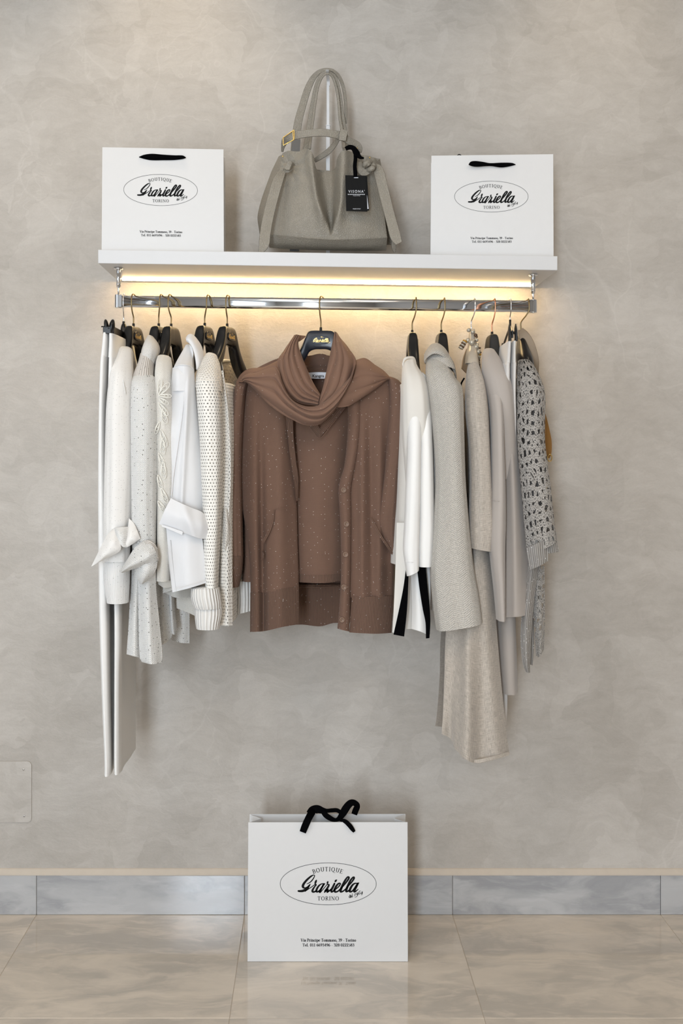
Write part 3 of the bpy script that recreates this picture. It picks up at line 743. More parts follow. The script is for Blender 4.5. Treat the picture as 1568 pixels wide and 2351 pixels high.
# plastered inspection cover
ap = root('wall_cover_plate', 'plastered access cover with rounded corners, low on the left of the wall', 'cover', W(0, 1890, -.004))
a0 = W(-90, 1748, -.003); a1 = W(72, 1888, -.003)
r = .012; Vp = []
for (cx, cz, s0) in ((a1.x - r, a0.z - r, 0), (a0.x + r, a0.z - r, 90), (a0.x + r, a1.z + r, 180), (a1.x - r, a1.z + r, 270)):
    for k in range(7):
        a = math.radians(s0 + 15 * k); Vp.append(Vector((cx + r * math.cos(a), -.0035, cz + r * math.sin(a))))
n = len(Vp)
VV = [v.copy() for v in Vp] + [Vector((v.x, -.0002, v.z)) for v in Vp]
ctr = sum(Vp, Vector()) / n
mk('cover_panel', VV, [list(range(n))] + [[i, n + i, n + (i + 1) % n, (i + 1) % n] for i in range(n)], M['plaster'], ap, smooth=False)
for (sx, sy) in ((54, 1767), (55.5, 1874)):
    p = W(sx, sy, -.004)
    V, Fc = cylgeo((p.x, -.0034, p.z), (p.x, -.0048, p.z), .0028, .0024, 14)
    s_ = mk('screw', V, Fc, M['chrome'], ap)
    box('screw_slot', (p.x - .0022, -.0051, p.z - .0004), (p.x + .0022, -.0047, p.z + .0004), M['ink'], s_)
# windows the daylight comes through (behind the photographer)
def frame(name, pts_fn, mat):
    g = []
    return g
wn = struct('window_1', join([boxgeo((-1.24, RYF - .06, .04), (-1.20, RYF + .02, 2.86)), boxgeo((-.64, RYF - .06, .04), (-.60, RYF + .02, 2.86)), boxgeo((-1.24, RYF - .06, 2.82), (-.60, RYF + .02, 2.86)), boxgeo((-1.24, RYF - .06, .04), (-.60, RYF + .02, .08))]), M['wmetal'], (-.92, RYF, .04))
wn = struct('window_2', join([boxgeo((RXL - .06, -4.62, .58), (RXL + .02, -4.58, 2.72)), boxgeo((RXL - .06, -2.62, .58), (RXL + .02, -2.58, 2.72)), boxgeo((RXL - .06, -4.6, 2.68), (RXL + .02, -2.6, 2.72)), boxgeo((RXL - .06, -4.6, .58), (RXL + .02, -2.6, .62))]), M['wmetal'], (RXL, -3.6, .58))

# ---------------------------------------------------------------- shelf and rail
SY = -.315
sl, sr = W(225, 573, SY), W(1280, 588, SY)
slb, srb = W(225, 604.5, SY), W(1280, 620.5, SY)
def shelf_top(x): return sl.z + (sr.z - sl.z) * (x - sl.x) / (sr.x - sl.x)
def shelf_bot(x): return slb.z + (srb.z - slb.z) * (x - sl.x) / (sr.x - sl.x)
sh = root('wall_shelf', 'long white lacquered wall shelf carrying the paper bags and the handbag', 'shelf', ((sl.x + sr.x) / 2, 0, shelf_bot(0)))
V = [Vector(p) for p in ((sl.x, SY, slb.z), (sr.x, SY, srb.z), (sr.x, -.0005, srb.z), (sl.x, -.0005, slb.z), (sl.x, SY, sl.z), (sr.x, SY, sr.z), (sr.x, -.0005, sr.z), (sl.x, -.0005, sl.z))]
bev(mk('board', V, boxgeo((0, 0, 0), (1, 1, 1))[1], M['lacquer'], sh, smooth=False), .0015)
LY = -.066
la, lb = W(281, 641, LY), W(1219, 653, LY)
V = []
for dx, pz in ((la.x, shelf_bot(la.x)), (lb.x, shelf_bot(lb.x))):
    V += [Vector((dx, LY - .005, pz + .0005)), Vector((dx, LY + .005, pz + .0005)), Vector((dx, LY + .0035, pz - .0045)), Vector((dx, LY - .0035, pz - .0045))]
mk('led_strip', V, [[0, 1, 2, 3], [7, 6, 5, 4], [0, 4, 5, 1], [1, 5, 6, 2], [2, 6, 7, 3], [3, 7, 4, 0]], M['led'], sh, smooth=False)['label'] = 'glowing warm light strip'
RY = -.25
ra, rb = W(272, 692, RY), W(1224, 703.5, RY)
def rod_z(x): return ra.z + (rb.z - ra.z) * (x - ra.x) / (rb.x - ra.x)
rail = root('clothes_rail', 'polished chrome oval hanging rail fixed under the white shelf', 'rail', ((ra.x + rb.x) / 2, RY, rod_z(0)))
seg = 40; V = []; Fc = []
for p in (ra, rb):
    for k in range(seg):
        a = 2 * PI * k / seg; c, s = math.cos(a), math.sin(a)
        V.append(p + Vector((0, .0085 * math.copysign(abs(c) ** .8, c), .0155 * math.copysign(abs(s) ** .7, s))))
for k in range(seg): Fc.append([k, (k + 1) % seg, seg + (k + 1) % seg, seg + k])
Fc += [list(range(seg))[::-1], list(range(seg, 2 * seg))]
mk('rod', V, Fc, M['chrome'], rail)
for p, s in ((ra, 1), (rb, -1)):
    x = p.x - s * .0; zb = shelf_bot(x)
    V, Fc = join([cylgeo((x, RY, p.z - .0175), (x, RY, p.z + .0175), .0102, seg=28), boxgeo((min(x, x + s * .011), RY - .0115, p.z - .0165), (max(x, x + s * .011), RY + .0115, p.z + .0165))])
    e = mk('end_socket', V, Fc, M['chrome'], rail); bev(e, .0008, 1)
    V, Fc = join([cylgeo((x, RY, p.z + .017), (x, RY, zb - .045), .0028), cylgeo((x, RY, zb - .052), (x, RY, zb - .004), .0058, seg=24), cylgeo((x, RY, zb - .046), (x, RY, zb - .044), .0064, seg=24), cylgeo((x, RY, zb - .004), (x, RY, zb - .0006), .0118, seg=28)])
    mk('drop_post', V, Fc, M['chrome'], rail)

# ---------------------------------------------------------------- hangers
def unit(deg): a = math.radians(deg); return Vector((-math.sin(a), -math.cos(a), 0))   # arm direction; 0 = straight at the viewer, 90 = to the left
def hook(parent, bx, by, tx, mat, yb=RY, r=.00185, deg=0):
    """wire from the hanger's neck (bx, by px), bowed in front of the rod, over it and down behind; tx = px of the loop's top"""
    b = W(bx, by, yb); t = W(tx, 690, RY)
    zr = rod_z(t.x); d = unit(deg)
    def q(k, x, z): return Vector((x + d.x * k, RY + d.y * k, z))
    m_ = (b.x + t.x) / 2
    pts = [b - Vector((0, 0, .012)), b, b + Vector((0, 0, (zr - b.z) * .28)), q(.010, m_ + (t.x - b.x) * .1, b.z + (zr - b.z) * .55), q(.0155, t.x, zr - .012), q(.0155, t.x, zr + .004), q(.010, t.x, zr + .0165), q(0, t.x, zr + .0195), q(-.010, t.x, zr + .0165), q(-.0150, t.x, zr + .004), q(-.0150, t.x, zr - .012)]
    o = wire('hook', pts, r, mat, parent, n=64, seg=12)
    # small ball tip
    V, Fc = join([cylgeo(b - Vector((0, 0, .006)), b + Vector((0, 0, .006)), .0034, seg=14)])
    return o
BODY = [(0, 0, -.050, .023), (.016, .0005, -.0505, .024), (.030, -.001, -.057, .025), (.037, -.008, -.070, .026), (.044, -.026, -.082, .028), (.056, -.050, -.100, .029), (.078, -.078, -.120, .030), (.105, -.102, -.138, .031), (.130, -.124, -.154, .031), (.150, -.141, -.163, .026), (.154, -.149, -.158, .016)]
def hanger(bx, by, deg, label, mat, badge=True, hookmat=None, tx=None, name='coat_hanger', group='coat hangers on the rail', half=1.0, body=None, blockw=1.0):
    """bx, by: px of the neck just above the block; deg: where the near arm points"""
    c = W(bx, by + 7, RY)                          # top centre of the block
    h = root(name, label, 'hanger', c, group)
    a = unit(deg); nrm = Vector((-a.y, a.x, 0))
    rows = cr_idx([list(p) for p in BODY], 4)
    full = [[-r[0], *r[1:]] for r in rows[::-1]][:-1] + rows
    V = []; Fc = []; sg = 20
    for u, zt, zb, th in full:
        for k in range(sg):
            an = 2 * PI * k / sg; cc, ss = math.cos(an), math.sin(an); e = .55
            V.append(c + a * (u * half) + nrm * (th / 2 * math.copysign(abs(cc) ** e, cc)) + Vector((0, 0, (zt + zb) / 2 + (zt - zb) / 2 * math.copysign(abs(ss) ** e, ss))))
    for j in range(len(full) - 1):
        for k in range(sg):
            k2 = (k + 1) % sg; Fc.append([j * sg + k, j * sg + k2, (j + 1) * sg + k2, (j + 1) * sg + k])
    Fc.append(list(range(sg))[::-1]); Fc.append([(len(full) - 1) * sg + k for k in range(sg)])
    bd = mk('hanger_body', V, Fc, mat, h)
    V, Fc = cylgeo(c - Vector((0, 0, .003)), c + Vector((0, 0, .0085)), .0036, seg=16); mk('collar', V, Fc, M['plastic'], h)
    hook(h, bx, by, tx if tx is not None else bx, hookmat or M['brass'], deg=min(deg, 25))
    if badge:
        def pl(x, y, off): return c + nrm * (.0128 + off) - a * (x * .001) + Vector((0, 0, -.0265 - y * .001))
        ov = [(math.copysign(abs(math.cos(t)) ** .7, math.cos(t)) * 23, math.copysign(abs(math.sin(t)) ** .7, math.sin(t)) * 11) for t in [2 * PI * k / 40 for k in range(40)]]
        V = [pl(x, y, .0016) for x, y in ov] + [pl(x * 1.03, y * 1.05, .0) for x, y in ov] + [pl(x * .93, y * .88, .0016) for x, y in ov] + [pl(x * .9, y * .82, .0008) for x, y in ov]
        n = 40; Fc = [[2 * n + i, i, (i + 1) % n, 2 * n + (i + 1) % n] for i in range(n)] + [[i, n + i, n + (i + 1) % n, (i + 1) % n] for i in range(n)] + [[3 * n + i, 2 * n + i, 2 * n + (i + 1) % n, 3 * n + (i + 1) % n] for i in range(n)] + [list(range(3 * n, 4 * n))]
        bg = mk('badge', V, Fc, mat, h, smooth=False)
        k = 36.0 / 112
        g = [stroke_geo([(x, y, w * 1.1) for x, y, w in s], lambda x, y: pl((x - 755) * k, (y - 2029) * k * .88, .0012)) for s in SCRIPT]
        g += [stroke_geo(s, lambda x, y: pl((x - 755) * k, (y - 2031) * k, .0012), False) for s in SINCE]
        g += [stroke_geo([(-14, 5.8, .9), (-5, 5.8, .9)], lambda x, y: pl(x, y, .0012), False), stroke_geo([(2 + 1.7 * math.cos(t), -8 + 1.3 * math.sin(t), .7) for t in [2 * PI * q / 10 for q in range(11)]], lambda x, y: pl(x, y, .0012), False), stroke_geo([(5.2, -7.5, .9), (6.6, -7.2, .9)], lambda x, y: pl(x, y, .0012), False)]
        V, Fc = join(g); mk('gold_lettering', V, Fc, M['gold'], bg, smooth=False)
    return h
# ---------------------------------------------------------------- paper bags
def paper_bag(label, tl, tr, yl, yr, bot, dp, toppx, aff, handle, rails_fn):
    """tl, tr: px of the front's top corners; yl, yr their depths; dp: how deep the bag is"""
    A = W(*tl, yl); B = W(*tr, yr)
    n = Vector((B.x - A.x, B.y - A.y, 0)); wlen = n.length; n.normalize(); dn = Vector((-n.y, n.x, 0))
    zl, zr = bot
    bl = Vector((A.x - (.002), A.y, zl)); br = Vector((B.x + .001, B.y, zr))
    o = root('paper_bag', label, 'bag', (bl + br) / 2 + dn * dp / 2, 'white boutique paper bags')
    th = dn * .0012
    slab('front_panel', [bl, br, B, A], th, M['paper'], o)
    q = [p + dn * dp for p in (bl, br, B, A)]
    q[3] = q[3] + n * .0; slab('back_panel', [p - th for p in q], th, M['paper'], o)
    for s, p0, p1 in ((1, bl, A), (-1, br, B)):
        mb = p0 + dn * dp / 2 + n * s * .002; mt = p1 + dn * dp / 2 + n * s * min(.040, dp * .48)
        th2 = n * s * .001
        a_, b_ = p0 + n * s * .0015 + th, p1 + n * s * .0015 + th
        c_, d_ = p0 + dn * dp + n * s * .0015 - th, p1 + dn * dp + n * s * .0015 - th
        up = Vector((0, 0, -.001))
        V1 = [a_, mb, mt + up, b_ + up, c_, d_ + up]
        V = V1 + [p + th2 for p in V1]
        Fc = [[0, 1, 2, 3], [1, 4, 5, 2], [9, 8, 7, 6], [8, 11, 10, 7], [3, 2, 8, 9], [2, 5, 11, 8]]
        mk('side_gusset', V, Fc, M['paper'], o, smooth=False)
    slab('base', [bl + th, br + th, br + dn * dp - th, bl + dn * dp - th], Vector((0, 0, .0012)), M['paper'], o)
    rails_fn(o)
    ax, bx, cx, ay, by, cy = aff
    def place(x, y):
        X = ax * (x - 753.5) + bx * (y - 2029.3) + cx; Y = ay * (x - 753.5) + by * (y - 2029.3) + cy
        # drop on the front plane
        u = (X - tl[0]) / (tr[0] - tl[0]); yy = yl + (yr - yl) * u
        p = W(X, Y, yy); u = (p - A).dot(n) / wlen
        return W(X, Y, yl + (yr - yl) * u - .0004)
    emblem(o, place)
    return o
def flat_ribbon(top, bot, y):
    def f(o):
        sheet('ribbon_handle', [[(x, yy, y) for x, yy in top], [(x, (yy + bot[i][1]) / 2, y - .003) for i, (x, yy) in enumerate(top)], [(x, yy, y) for x, yy in bot]], M['velvet'], o, ns=8, nt=30, th=.002)
    return f
zl = shelf_top(W(229, 573, -.26).x) + .0008; zr = shelf_top(W(512, 577, -.26).x) + .0008
paper_bag('white paper bag with flat black ribbon handle, on the left end of the shelf', (235, 338), (513, 343), -.262, -.255, (zl, zr), .075, None,
          (.768, .004, 368.7, .010, .742, 436.2), None,
          flat_ribbon([(319, 360), (330, 355.5), (348, 353), (375, 355), (400, 356.5), (420, 357), (426.5, 361)], [(319, 361), (330, 364.5), (346, 367.5), (375, 367.5), (400, 367), (420, 364.5), (427, 362)], -.2615))
zl = shelf_top(W(990, 585, -.24).x) + .0008; zr = shelf_top(W(1270, 587, -.27).x) + .0008
def rb2(o):
    flat_ribbon([(1076, 377), (1080, 371.5), (1090, 369.5), (1108, 371.5), (1125, 374.5), (1150, 373.5), (1175, 374), (1183.5, 377)], [(1076, 378), (1083, 381), (1094, 382.5), (1110, 381.5), (1128, 381), (1150, 384), (1168, 382), (1184, 378)], -.262)(o)
    wire('ribbon_end', [W(1050, 357, -.19), W(1054, 354.6, -.19), W(1059, 357, -.19)], .0012, M['velvet'], o)
paper_bag('white paper bag with pinched black ribbon handle, on the right end of the shelf', (990.5, 357.5), (1270, 354), -.238, -.268, (zl, zr), .075, None,
          (.766, .004, 1128, -.001, .737, 451.3), None, rb2)
def big_handle(o):
    yb = -.224
    g = [ribbon('ribbon_handle', [(695, 1911, -.312, 15), (700, 1898, -.314, 16), (708, 1880, -.312, 16), (716, 1866, -.285, 16), (722, 1860, -.26, 14), (730, 1861, -.262, 15)], M['velvet'], o, th=.003, n=24)]
    ribbon('ribbon_bow', [(706, 1866, -.262, 6), (716, 1859, -.265, 14), (728, 1858, -.268, 18), (740, 1861, -.27, 14), (750, 1862, -.27, 9), (762, 1861, -.265, 9), (774, 1861, -.262, 9), (784, 1867, -.262, 8)], M['velvet'], o, th=.003, n=40)
    ribbon('ribbon_bow', [(740, 1862, -.272, 10), (748, 1872, -.275, 12), (760, 1880, -.277, 11), (770, 1883, -.279, 8), (780, 1879, -.28, 10), (787, 1868, -.281, 16), (795, 1855, -.281, 17), (804, 1844, -.279, 14), (812, 1843, -.274, 13), (820, 1850, -.268, 13), (816, 1862, -.26, 14), (813, 1870, -.25, 13)], M['velvet'], o, th=.003, n=60)
    ribbon('ribbon_end', [(780, 1883, -.295, 5), (792, 1886, -.308, 9), (802, 1895, -.314, 10), (809, 1904, -.313, 9), (813.5, 1910, -.311, 6)], M['velvet'], o, th=.003, n=24)
FBY = 1.3255 / (2208 - 1045) * F - D
zf = W(569, 1888, FBY)
paper_bag('large white paper bag with tied black ribbon, on the floor by the skirting', (570, 1888), (935.5, 1887.5), FBY, FBY, (.0008, .0008), .066, None,
          (1, 0, 753.5, 0, 1, 2029.3), None, big_handle)

# ---------------------------------------------------------------- handbag stand and handbag
def H(x, y): return (560 + x / 3.92, 140 + y / 3.92)
hx = W(753, 400, -.13).x
hs = root('handbag_stand', 'slim white metal display stand with hooked top, rising behind the grey handbag', 'stand', (hx, -.15, shelf_top(hx)))
p0 = W(753, 560, -.12)
zs = shelf_top(hx)
pz = lambda px, py, y: W(px, py, y)
V, Fc = join([boxgeo((hx - .055, -.2, zs + .0003), (hx + .055, -.07, zs + .004))]); mk('base_plate', V, Fc, M['wmetal'], hs, smooth=False)
a = W(753, 290, -.12)
V, Fc = join([boxgeo((hx - .0052, -.126, zs + .004), (hx + .0052, -.114, a.z)), boxgeo((hx - .0062, -.127, a.z), (hx + .0062, -.113, a.z + .0025))]); bev(mk('lower_post', V, Fc, M['wmetal'], hs, smooth=False), .0006, 1)
b1 = W(753, 196, -.12)
box('upper_post', (hx - .0036, -.1235, a.z), (hx + .0036, -.1165, b1.z), M['wmetal'], hs)
sheet('hook_arm', [[(750.2, 197, -.12), (750, 185, -.125), (749, 175, -.15), (748.5, 168, -.18), (748.2, 163, -.20), (748.2, 160, -.205)], [(757, 197, -.12), (757, 185, -.125), (756, 175, -.15), (755.2, 168, -.18), (754.8, 163, -.20), (754.8, 160, -.205)]], M['wmetal'], hs, ns=2, nt=24, th=.005)

hb = root('handbag', 'grey-beige grained leather tote with tied side straps, in the middle of the shelf', 'handbag', (W(750, 575, -.2).x, -.2, shelf_top(W(750, 575, -.2).x)))
zb = shelf_top(W(740, 575, -.24).x) + .001
def sstep(a, b, x): t = min(1, max(0, (x - a) / (b - a))); return t * t * (3 - 2 * t)
def hbf(px, py, s, t):
    X, Y = (px - 560) * 3.92, (py - 140) * 3.92
    v = min(1, max(0, (Y - 800) / 780))
    d = .018 + .052 * math.sin(PI * min(1, max(0, t)) ) ** .7 * (.55 + .45 * math.sin(PI * min(1, v * .9 + .1)))
    # the two ridges and the valley between them
    cxv = 745 + (785 - 745) * sstep(950, 1530, Y)
    half = 96 - 88 * sstep(1180, 1580, Y)
    k = math.exp(-((X - cxv) / (half * .95)) ** 4) * (1 - sstep(1430, 1590, Y))
    d -= .055 * k
    for rx0, rx1, w, am in ((600, 700, 48, .022), (905, 850, 52, .022)):
        rx = rx0 + (rx1 - rx0) * sstep(800, 1450, Y)
        d += am * math.exp(-((X - rx) / w) ** 2) * (1 - sstep(1300, 1600, Y))
    # pulls towards the knots
    for kx, ky, ang in ((400, 960, .7), (1080, 960, 2.5)):
        dx, dy = X - kx, Y - ky; r = math.hypot(dx, dy)
        d += .004 * math.sin(math.atan2(dy, dx) * 9 + 1) * math.exp(-r / 130.0) * (1 - math.exp(-r / 30))
        d -= .012 * math.exp(-(r / 60) ** 2)
    d += .003 * noise.noise(Vector((X / 160, Y / 220, 3)))
    return d
top = [H(*p) for p in ((345, 830), (400, 808), (450, 812), (500, 812), (540, 788), (590, 795), (625, 850), (640, 930), (665, 985), (745, 1000), (820, 965), (838, 880), (870, 822), (915, 806), (960, 815), (1020, 845), (1100, 850), (1180, 872))]
botm = [H(*p) for p in ((232, 1562), (400, 1578), (600, 1596), (780, 1608), (950, 1606), (1150, 1598), (1290, 1590))]
midl = [H(*p) for p in ((290, 1180), (450, 1190), (650, 1200), (760, 1210), (860, 1200), (1050, 1190), (1235, 1180))]
def y3(L, y): return [(x, yy, y) for x, yy in L]
sheet('front_panel', [y3(top, -.185), y3(midl, -.195), y3(botm, -.21)], M['leather'], hb, ns=60, nt=110, fn=hbf, th=.004)
def bfn(px, py, s, t): return .018 + .05 * math.sin(PI * t) ** .7 * (.6 + .4 * (1 - s)) - .018 * s
sheet('bottom_band', [[(x, y, -.2105) for x, y in botm], [(*H(x, y), -.205) for x, y in ((226, 1640), (400, 1652), (780, 1672), (1100, 1675), (1285, 1650))], [(*H(x, y), -.19) for x, y in ((228, 1678), (400, 1690), (780, 1703), (1100, 1706), (1280, 1704))]], M['leather'], hb, ns=12, nt=60, fn=bfn, th=.004)
sheet('back_panel', [[(*H(x, y), -.125) for x, y in ((310, 865), (500, 850), (660, 985), (745, 1005), (850, 985), (980, 850), (1225, 880))], [(*H(x, y), -.11) for x, y in ((180, 1640), (500, 1655), (740, 1660), (1000, 1660), (1370, 1650))]], M['leather'], hb, ns=20, nt=60, th=.004)
sheet('side_panel', [[(*H(365, 835), -.19), (*H(352, 1000), -.2), (*H(280, 1350), -.215), (*H(262, 1570), -.22)], [(*H(336, 848), -.17), (*H(285, 1010), -.17), (*H(205, 1300), -.17), (*H(190, 1560), -.18)], [(*H(312, 862), -.13), (*H(235, 1030), -.13), (*H(125, 1380), -.125), (*H(140, 1555), -.12)]], M['leather'], hb, ns=16, nt=30, th=-.003)
sheet('side_panel', [[(*H(1180, 872), -.19), (*H(1215, 1100), -.2), (*H(1290, 1440), -.215), (*H(1318, 1600), -.215)], [(*H(1200, 900), -.16), (*H(1240, 1150), -.16), (*H(1310, 1400), -.16), (*H(1335, 1600), -.17)], [(*H(1225, 880), -.13), (*H(1260, 1150), -.13), (*H(1330, 1400), -.125), (*H(1360, 1610), -.12)]], M['leather'], hb, ns=16, nt=30, th=-.003)
box('bag_base', (W(*H(240, 0), -.2).x, -.232, zb), (W(*H(1280, 0), -.2).x, -.12, zb + .008), M['leather'], hb, b=.003)
# inner pocket with the embossed name seen in the dip
sheet('inner_pocket', [[(*H(x, y), -.165) for x, y in ((640, 975), (745, 985), (855, 995))], [(*H(x, y), -.167) for x, y in ((645, 1045), (745, 1052), (860, 1055))]], M['leather'], hb, ns=6, nt=20, th=.003)
sans('embossed_name', 'VISONA', *H(757, 1032), 5.2, lambda x, y: W(x, y, -.1695), M['leatherdk'], hb, width=28)
# handles: two pairs of straps over the stand's hook, long strap round the outside
def rib_(name, pts, mat=None, fn=None, th=.0035, n=60):
    o = ribbon(name, [(*H(x, y), d, w / 3.92) for x, y, d, w in pts], mat or M['leather'], hb, th=th, n=n, ns=4, fn=fn)
    if name in ('handle', 'shoulder_strap', 'belt_strap', 'tie_strap', 'strap_loop'):
        P = cr([(*H(x, y), d, w / 3.92) for x, y, d, w in pts], n); ge = []
        for sd in (1, -1):
            Q = []
            for i, p in enumerate(P):
                a_ = P[max(0, i - 1)]; b_ = P[min(n, i + 1)]; dx, dy = b_[0] - a_[0], b_[1] - a_[1]; L = math.hypot(dx, dy) or 1
                Q.append((*(W(p[0] - dy / L * p[3] / 2 * sd, p[1] + dx / L * p[3] / 2 * sd, p[2]) + Vector((0, th * .5, 0))), .0009))
            ge.append(wire_geo(Q, 6))
        V, Fc = join(ge); mk('edge_piping', V, Fc, M['leatheredge'], o)
    return o
rib_('handle', [(565, 790, -.17, 62), (585, 650, -.165, 52), (600, 520, -.16, 44), (622, 380, -.16, 38), (648, 240, -.165, 34), (680, 150, -.17, 30), (715, 105, -.175, 26), (752, 92, -.18, 24), (790, 105, -.175, 26), (822, 150, -.17, 30), (848, 250, -.165, 36), (868, 380, -.16, 40), (885, 520, -.16, 44), (905, 650, -.165, 50), (920, 800, -.17, 58)], n=90)
rib_('handle', [(590, 790, -.19, 22), (606, 650, -.185, 20), (622, 520, -.18, 20), (640, 380, -.18, 18), (664, 240, -.185, 18), (694, 160, -.19, 16), (722, 125, -.195, 14), (752, 112, -.197, 13), (782, 125, -.195, 14), (808, 165, -.19, 16), (836, 260, -.185, 18), (852, 380, -.18, 20), (864, 520, -.18, 20), (888, 660, -.185, 24), (900, 780, -.19, 30)], n=90)
rib_('shoulder_strap', [(462, 810, -.155, 78), (468, 700, -.15, 72), (490, 540, -.15, 66), (528, 400, -.15, 60), (575, 250, -.155, 56), (618, 160, -.16, 48), (670, 100, -.17, 34), (720, 76, -.178, 22), (760, 74, -.18, 20), (800, 84, -.178, 22), (850, 130, -.17, 26), (890, 220, -.16, 26), (910, 330, -.155, 22), (917, 440, -.152, 20), (915, 560, -.15, 18)], n=90)
rib_('strap_underside', [(465, 812, -.158, 76), (470, 742, -.156, 74), (474, 705, -.154, 70)], M['leatherdk'], n=10)
rib_('belt_strap', [(345, 815, -.2, 14), (352, 770, -.215, 30), (372, 715, -.235, 60), (405, 690, -.25, 66), (450, 672, -.255, 68), (560, 652, -.262, 64), (700, 642, -.27, 64), (800, 655, -.268, 64), (880, 675, -.26, 70), (950, 720, -.25, 60), (1010, 755, -.24, 68), (1035, 790, -.235, 60), (1040, 825, -.23, 30)], n=80)
rib_('strap_loop', [(905, 620, -.272, 66), (893, 665, -.274, 66), (885, 715, -.272, 60)], n=10, th=.006)
rib_('belt_strap', [(635, 895, -.15, 34), (690, 862, -.15, 40), (750, 820, -.155, 46), (800, 770, -.16, 42), (835, 720, -.165, 36), (852, 690, -.17, 26)], n=30)
rib_('stand_cloth_tab', [(455, 1690, -.09, 84), (455, 1712, -.09, 84)], M['leatherdk'], n=4)
# buckle
bq = [H(352, 690), H(450, 622), H(452, 708), H(356, 760)]
pts = [W(x, y, -.262) for x, y in bq]
wire('buckle', [pts[0], pts[0] + (pts[1] - pts[0]) * .08, pts[1] - (pts[1] - pts[0]) * .08, pts[1], pts[2], pts[2] + (pts[3] - pts[2]) * .08, pts[3] - (pts[3] - pts[2]) * .08, pts[3]], .0013, M['gold'], hb, n=90, closed=True)
wire('buckle_bar', [W(*H(440, 630), -.268), W(*H(445, 715), -.268)], .0012, M['gold'], hb)
wire('buckle_keeper', [W(*H(1006, 806), -.262), W(*H(1022, 780), -.262)], .001, M['gold'], hb)
for q in ((350, 858), (1132, 870)):
    V, Fc = ball(W(*H(*q), -.232 if q[0] > 1000 else -.222), .0022, 12, 8); mk('rivet', V, Fc, M['gold'], hb)
# tie straps at both sides: hanging end, wrap and knot
rib_('tie_strap', [(350, 985, -.245, 60), (305, 1080, -.262, 88), (255, 1250, -.27, 92), (215, 1420, -.278, 92), (190, 1560, -.285, 92), (180, 1650, -.288, 88), (150, 1725, -.288, 34)], n=50)
rib_('tie_strap', [(1160, 935, -.24, 40), (1205, 975, -.256, 84), (1245, 1120, -.265, 90), (1290, 1300, -.272, 88), (1335, 1470, -.28, 88), (1365, 1580, -.284, 92), (1395, 1640, -.286, 60)], n=50)
rib_('tie_strap', [(1350, 1620, -.16, 40), (1350, 1680, -.16, 36), (1356, 1722, -.16, 14)], n=10)
def knot(c, s, y):
    g = []
    for (dx, dy, rx, ry, a0) in ((0, 0, 40, 34, .3), (6, 2, 24, 20, 1.2)):
        P = []
        for k in range(17):
            t = 2 * PI * k / 16 + a0
            w = W(*H(c[0] + s * dx + rx * math.cos(t), c[1] + dy + ry * math.sin(t)), y - .012 * math.sin(t * 2))
            P.append((*w, .007 if rx > 30 else .005))
        g.append(wire_geo(P, 10))
    V, Fc = join(g); return mk('knot', V, Fc, M['leather'], hb)
rib_('knot_wrap', [(362, 920, -.245, 20), (385, 940, -.262, 72), (420, 940, -.262, 72), (442, 950, -.245, 50)], n=16)
rib_('knot_wrap', [(362, 985, -.245, 40), (400, 985, -.256, 36), (440, 970, -.24, 20)], n=12)
V, Fc = ball(W(*H(345, 985), -.24), .0065, 14, 8, (1, .7, .9)); mk('knot', V, Fc, M['leather'], hb)
rib_('knot_wrap', [(1045, 905, -.24, 30), (1045, 960, -.262, 60), (1075, 1000, -.262, 66), (1130, 990, -.262, 40), (1165, 965, -.25, 24)], n=24)
knot((1125, 945), 1, -.262)
# stitches along the bottom and right seams
g = []
for k in range(56):
    a, b = (k + .1) / 56, (k + .7) / 56
    L = cr([(*H(x, y),) for x, y in ((245, 1574), (400, 1590), (600, 1608), (780, 1620), (950, 1617), (1150, 1608), (1280, 1598))], 112)
    i0, i1 = int(a * 112), int(b * 112)
    p, q = L[i0], L[max(i1, i0 + 1)]
    dd = hbf(p[0], p[1] - 3, 1, (k + .5) / 56)
    g.append(wire_geo([(*W(p[0], p[1], -.2125 - dd), .00035), (*W(q[0], q[1], -.2125 - dd), .00035)], 5))
V, Fc = join(g); mk('seam_stitching', V, Fc, M['stitch'], hb)['kind'] = 'stuff'
# swing tag
tg = sheet('swing_tag', [[(*H(912, 1028), -.292), (*H(920, 1350), -.292)], [(*H(1100, 1032), -.292), (*H(1112, 1356), -.292)]], M['ink'], hb, ns=2, nt=2, th=.0009)
tg['label'] = 'black card swing tag with white lettering'
sheet('swing_tag', [[(*H(925, 1035), -.288), (*H(932, 1345), -.288)], [(*H(1108, 1036), -.288), (*H(1128, 1346), -.288)]], M['ink'], hb, ns=2, nt=2, th=.0009)
sheet('tag_insert', [[(*H(1095, 1210), -.2905), (*H(1100, 1335), -.2905)], [(*H(1108, 1210), -.2905), (*H(1122, 1330), -.2905)]], M['label'], hb, ns=2, nt=2, th=.0005)
pt = lambda x, y: W(x, y, -.2926)
sans('tag_lettering', "VISONA'", *H(1013, 1186), 6.4, pt, M['label'], tg, width=37, space=1.35)
sans('tag_lettering', 'MADE IN ITALY', *H(1016, 1335), 2.2, pt, M['label'], tg, width=18)
sans('tag_lettering', 'ITALIAN STYLE', *H(1014, 1216), 1.5, pt, M['label'], tg, width=16)
g = []
for k in range(10):
    x0 = 935 + k * 15.6
    g.append(stroke_geo([(*H(x0, 1199), .8), (*H(x0 + 11, 1199), .8)], pt, False)); g.append(stroke_geo([(*H(x0 + 2, 1203), .7), (*H(x0 + 12, 1203), .7)], pt, False))
V, Fc = join(g); mk('tag_lettering', V, Fc, M['label'], tg, smooth=False)
V, Fc = join([stroke_geo([(*H(992, 1050), 1.8), (*H(1026, 1050), 1.8)], pt, False)]); mk('tag_slot', V, Fc, M['label'], tg, smooth=False)
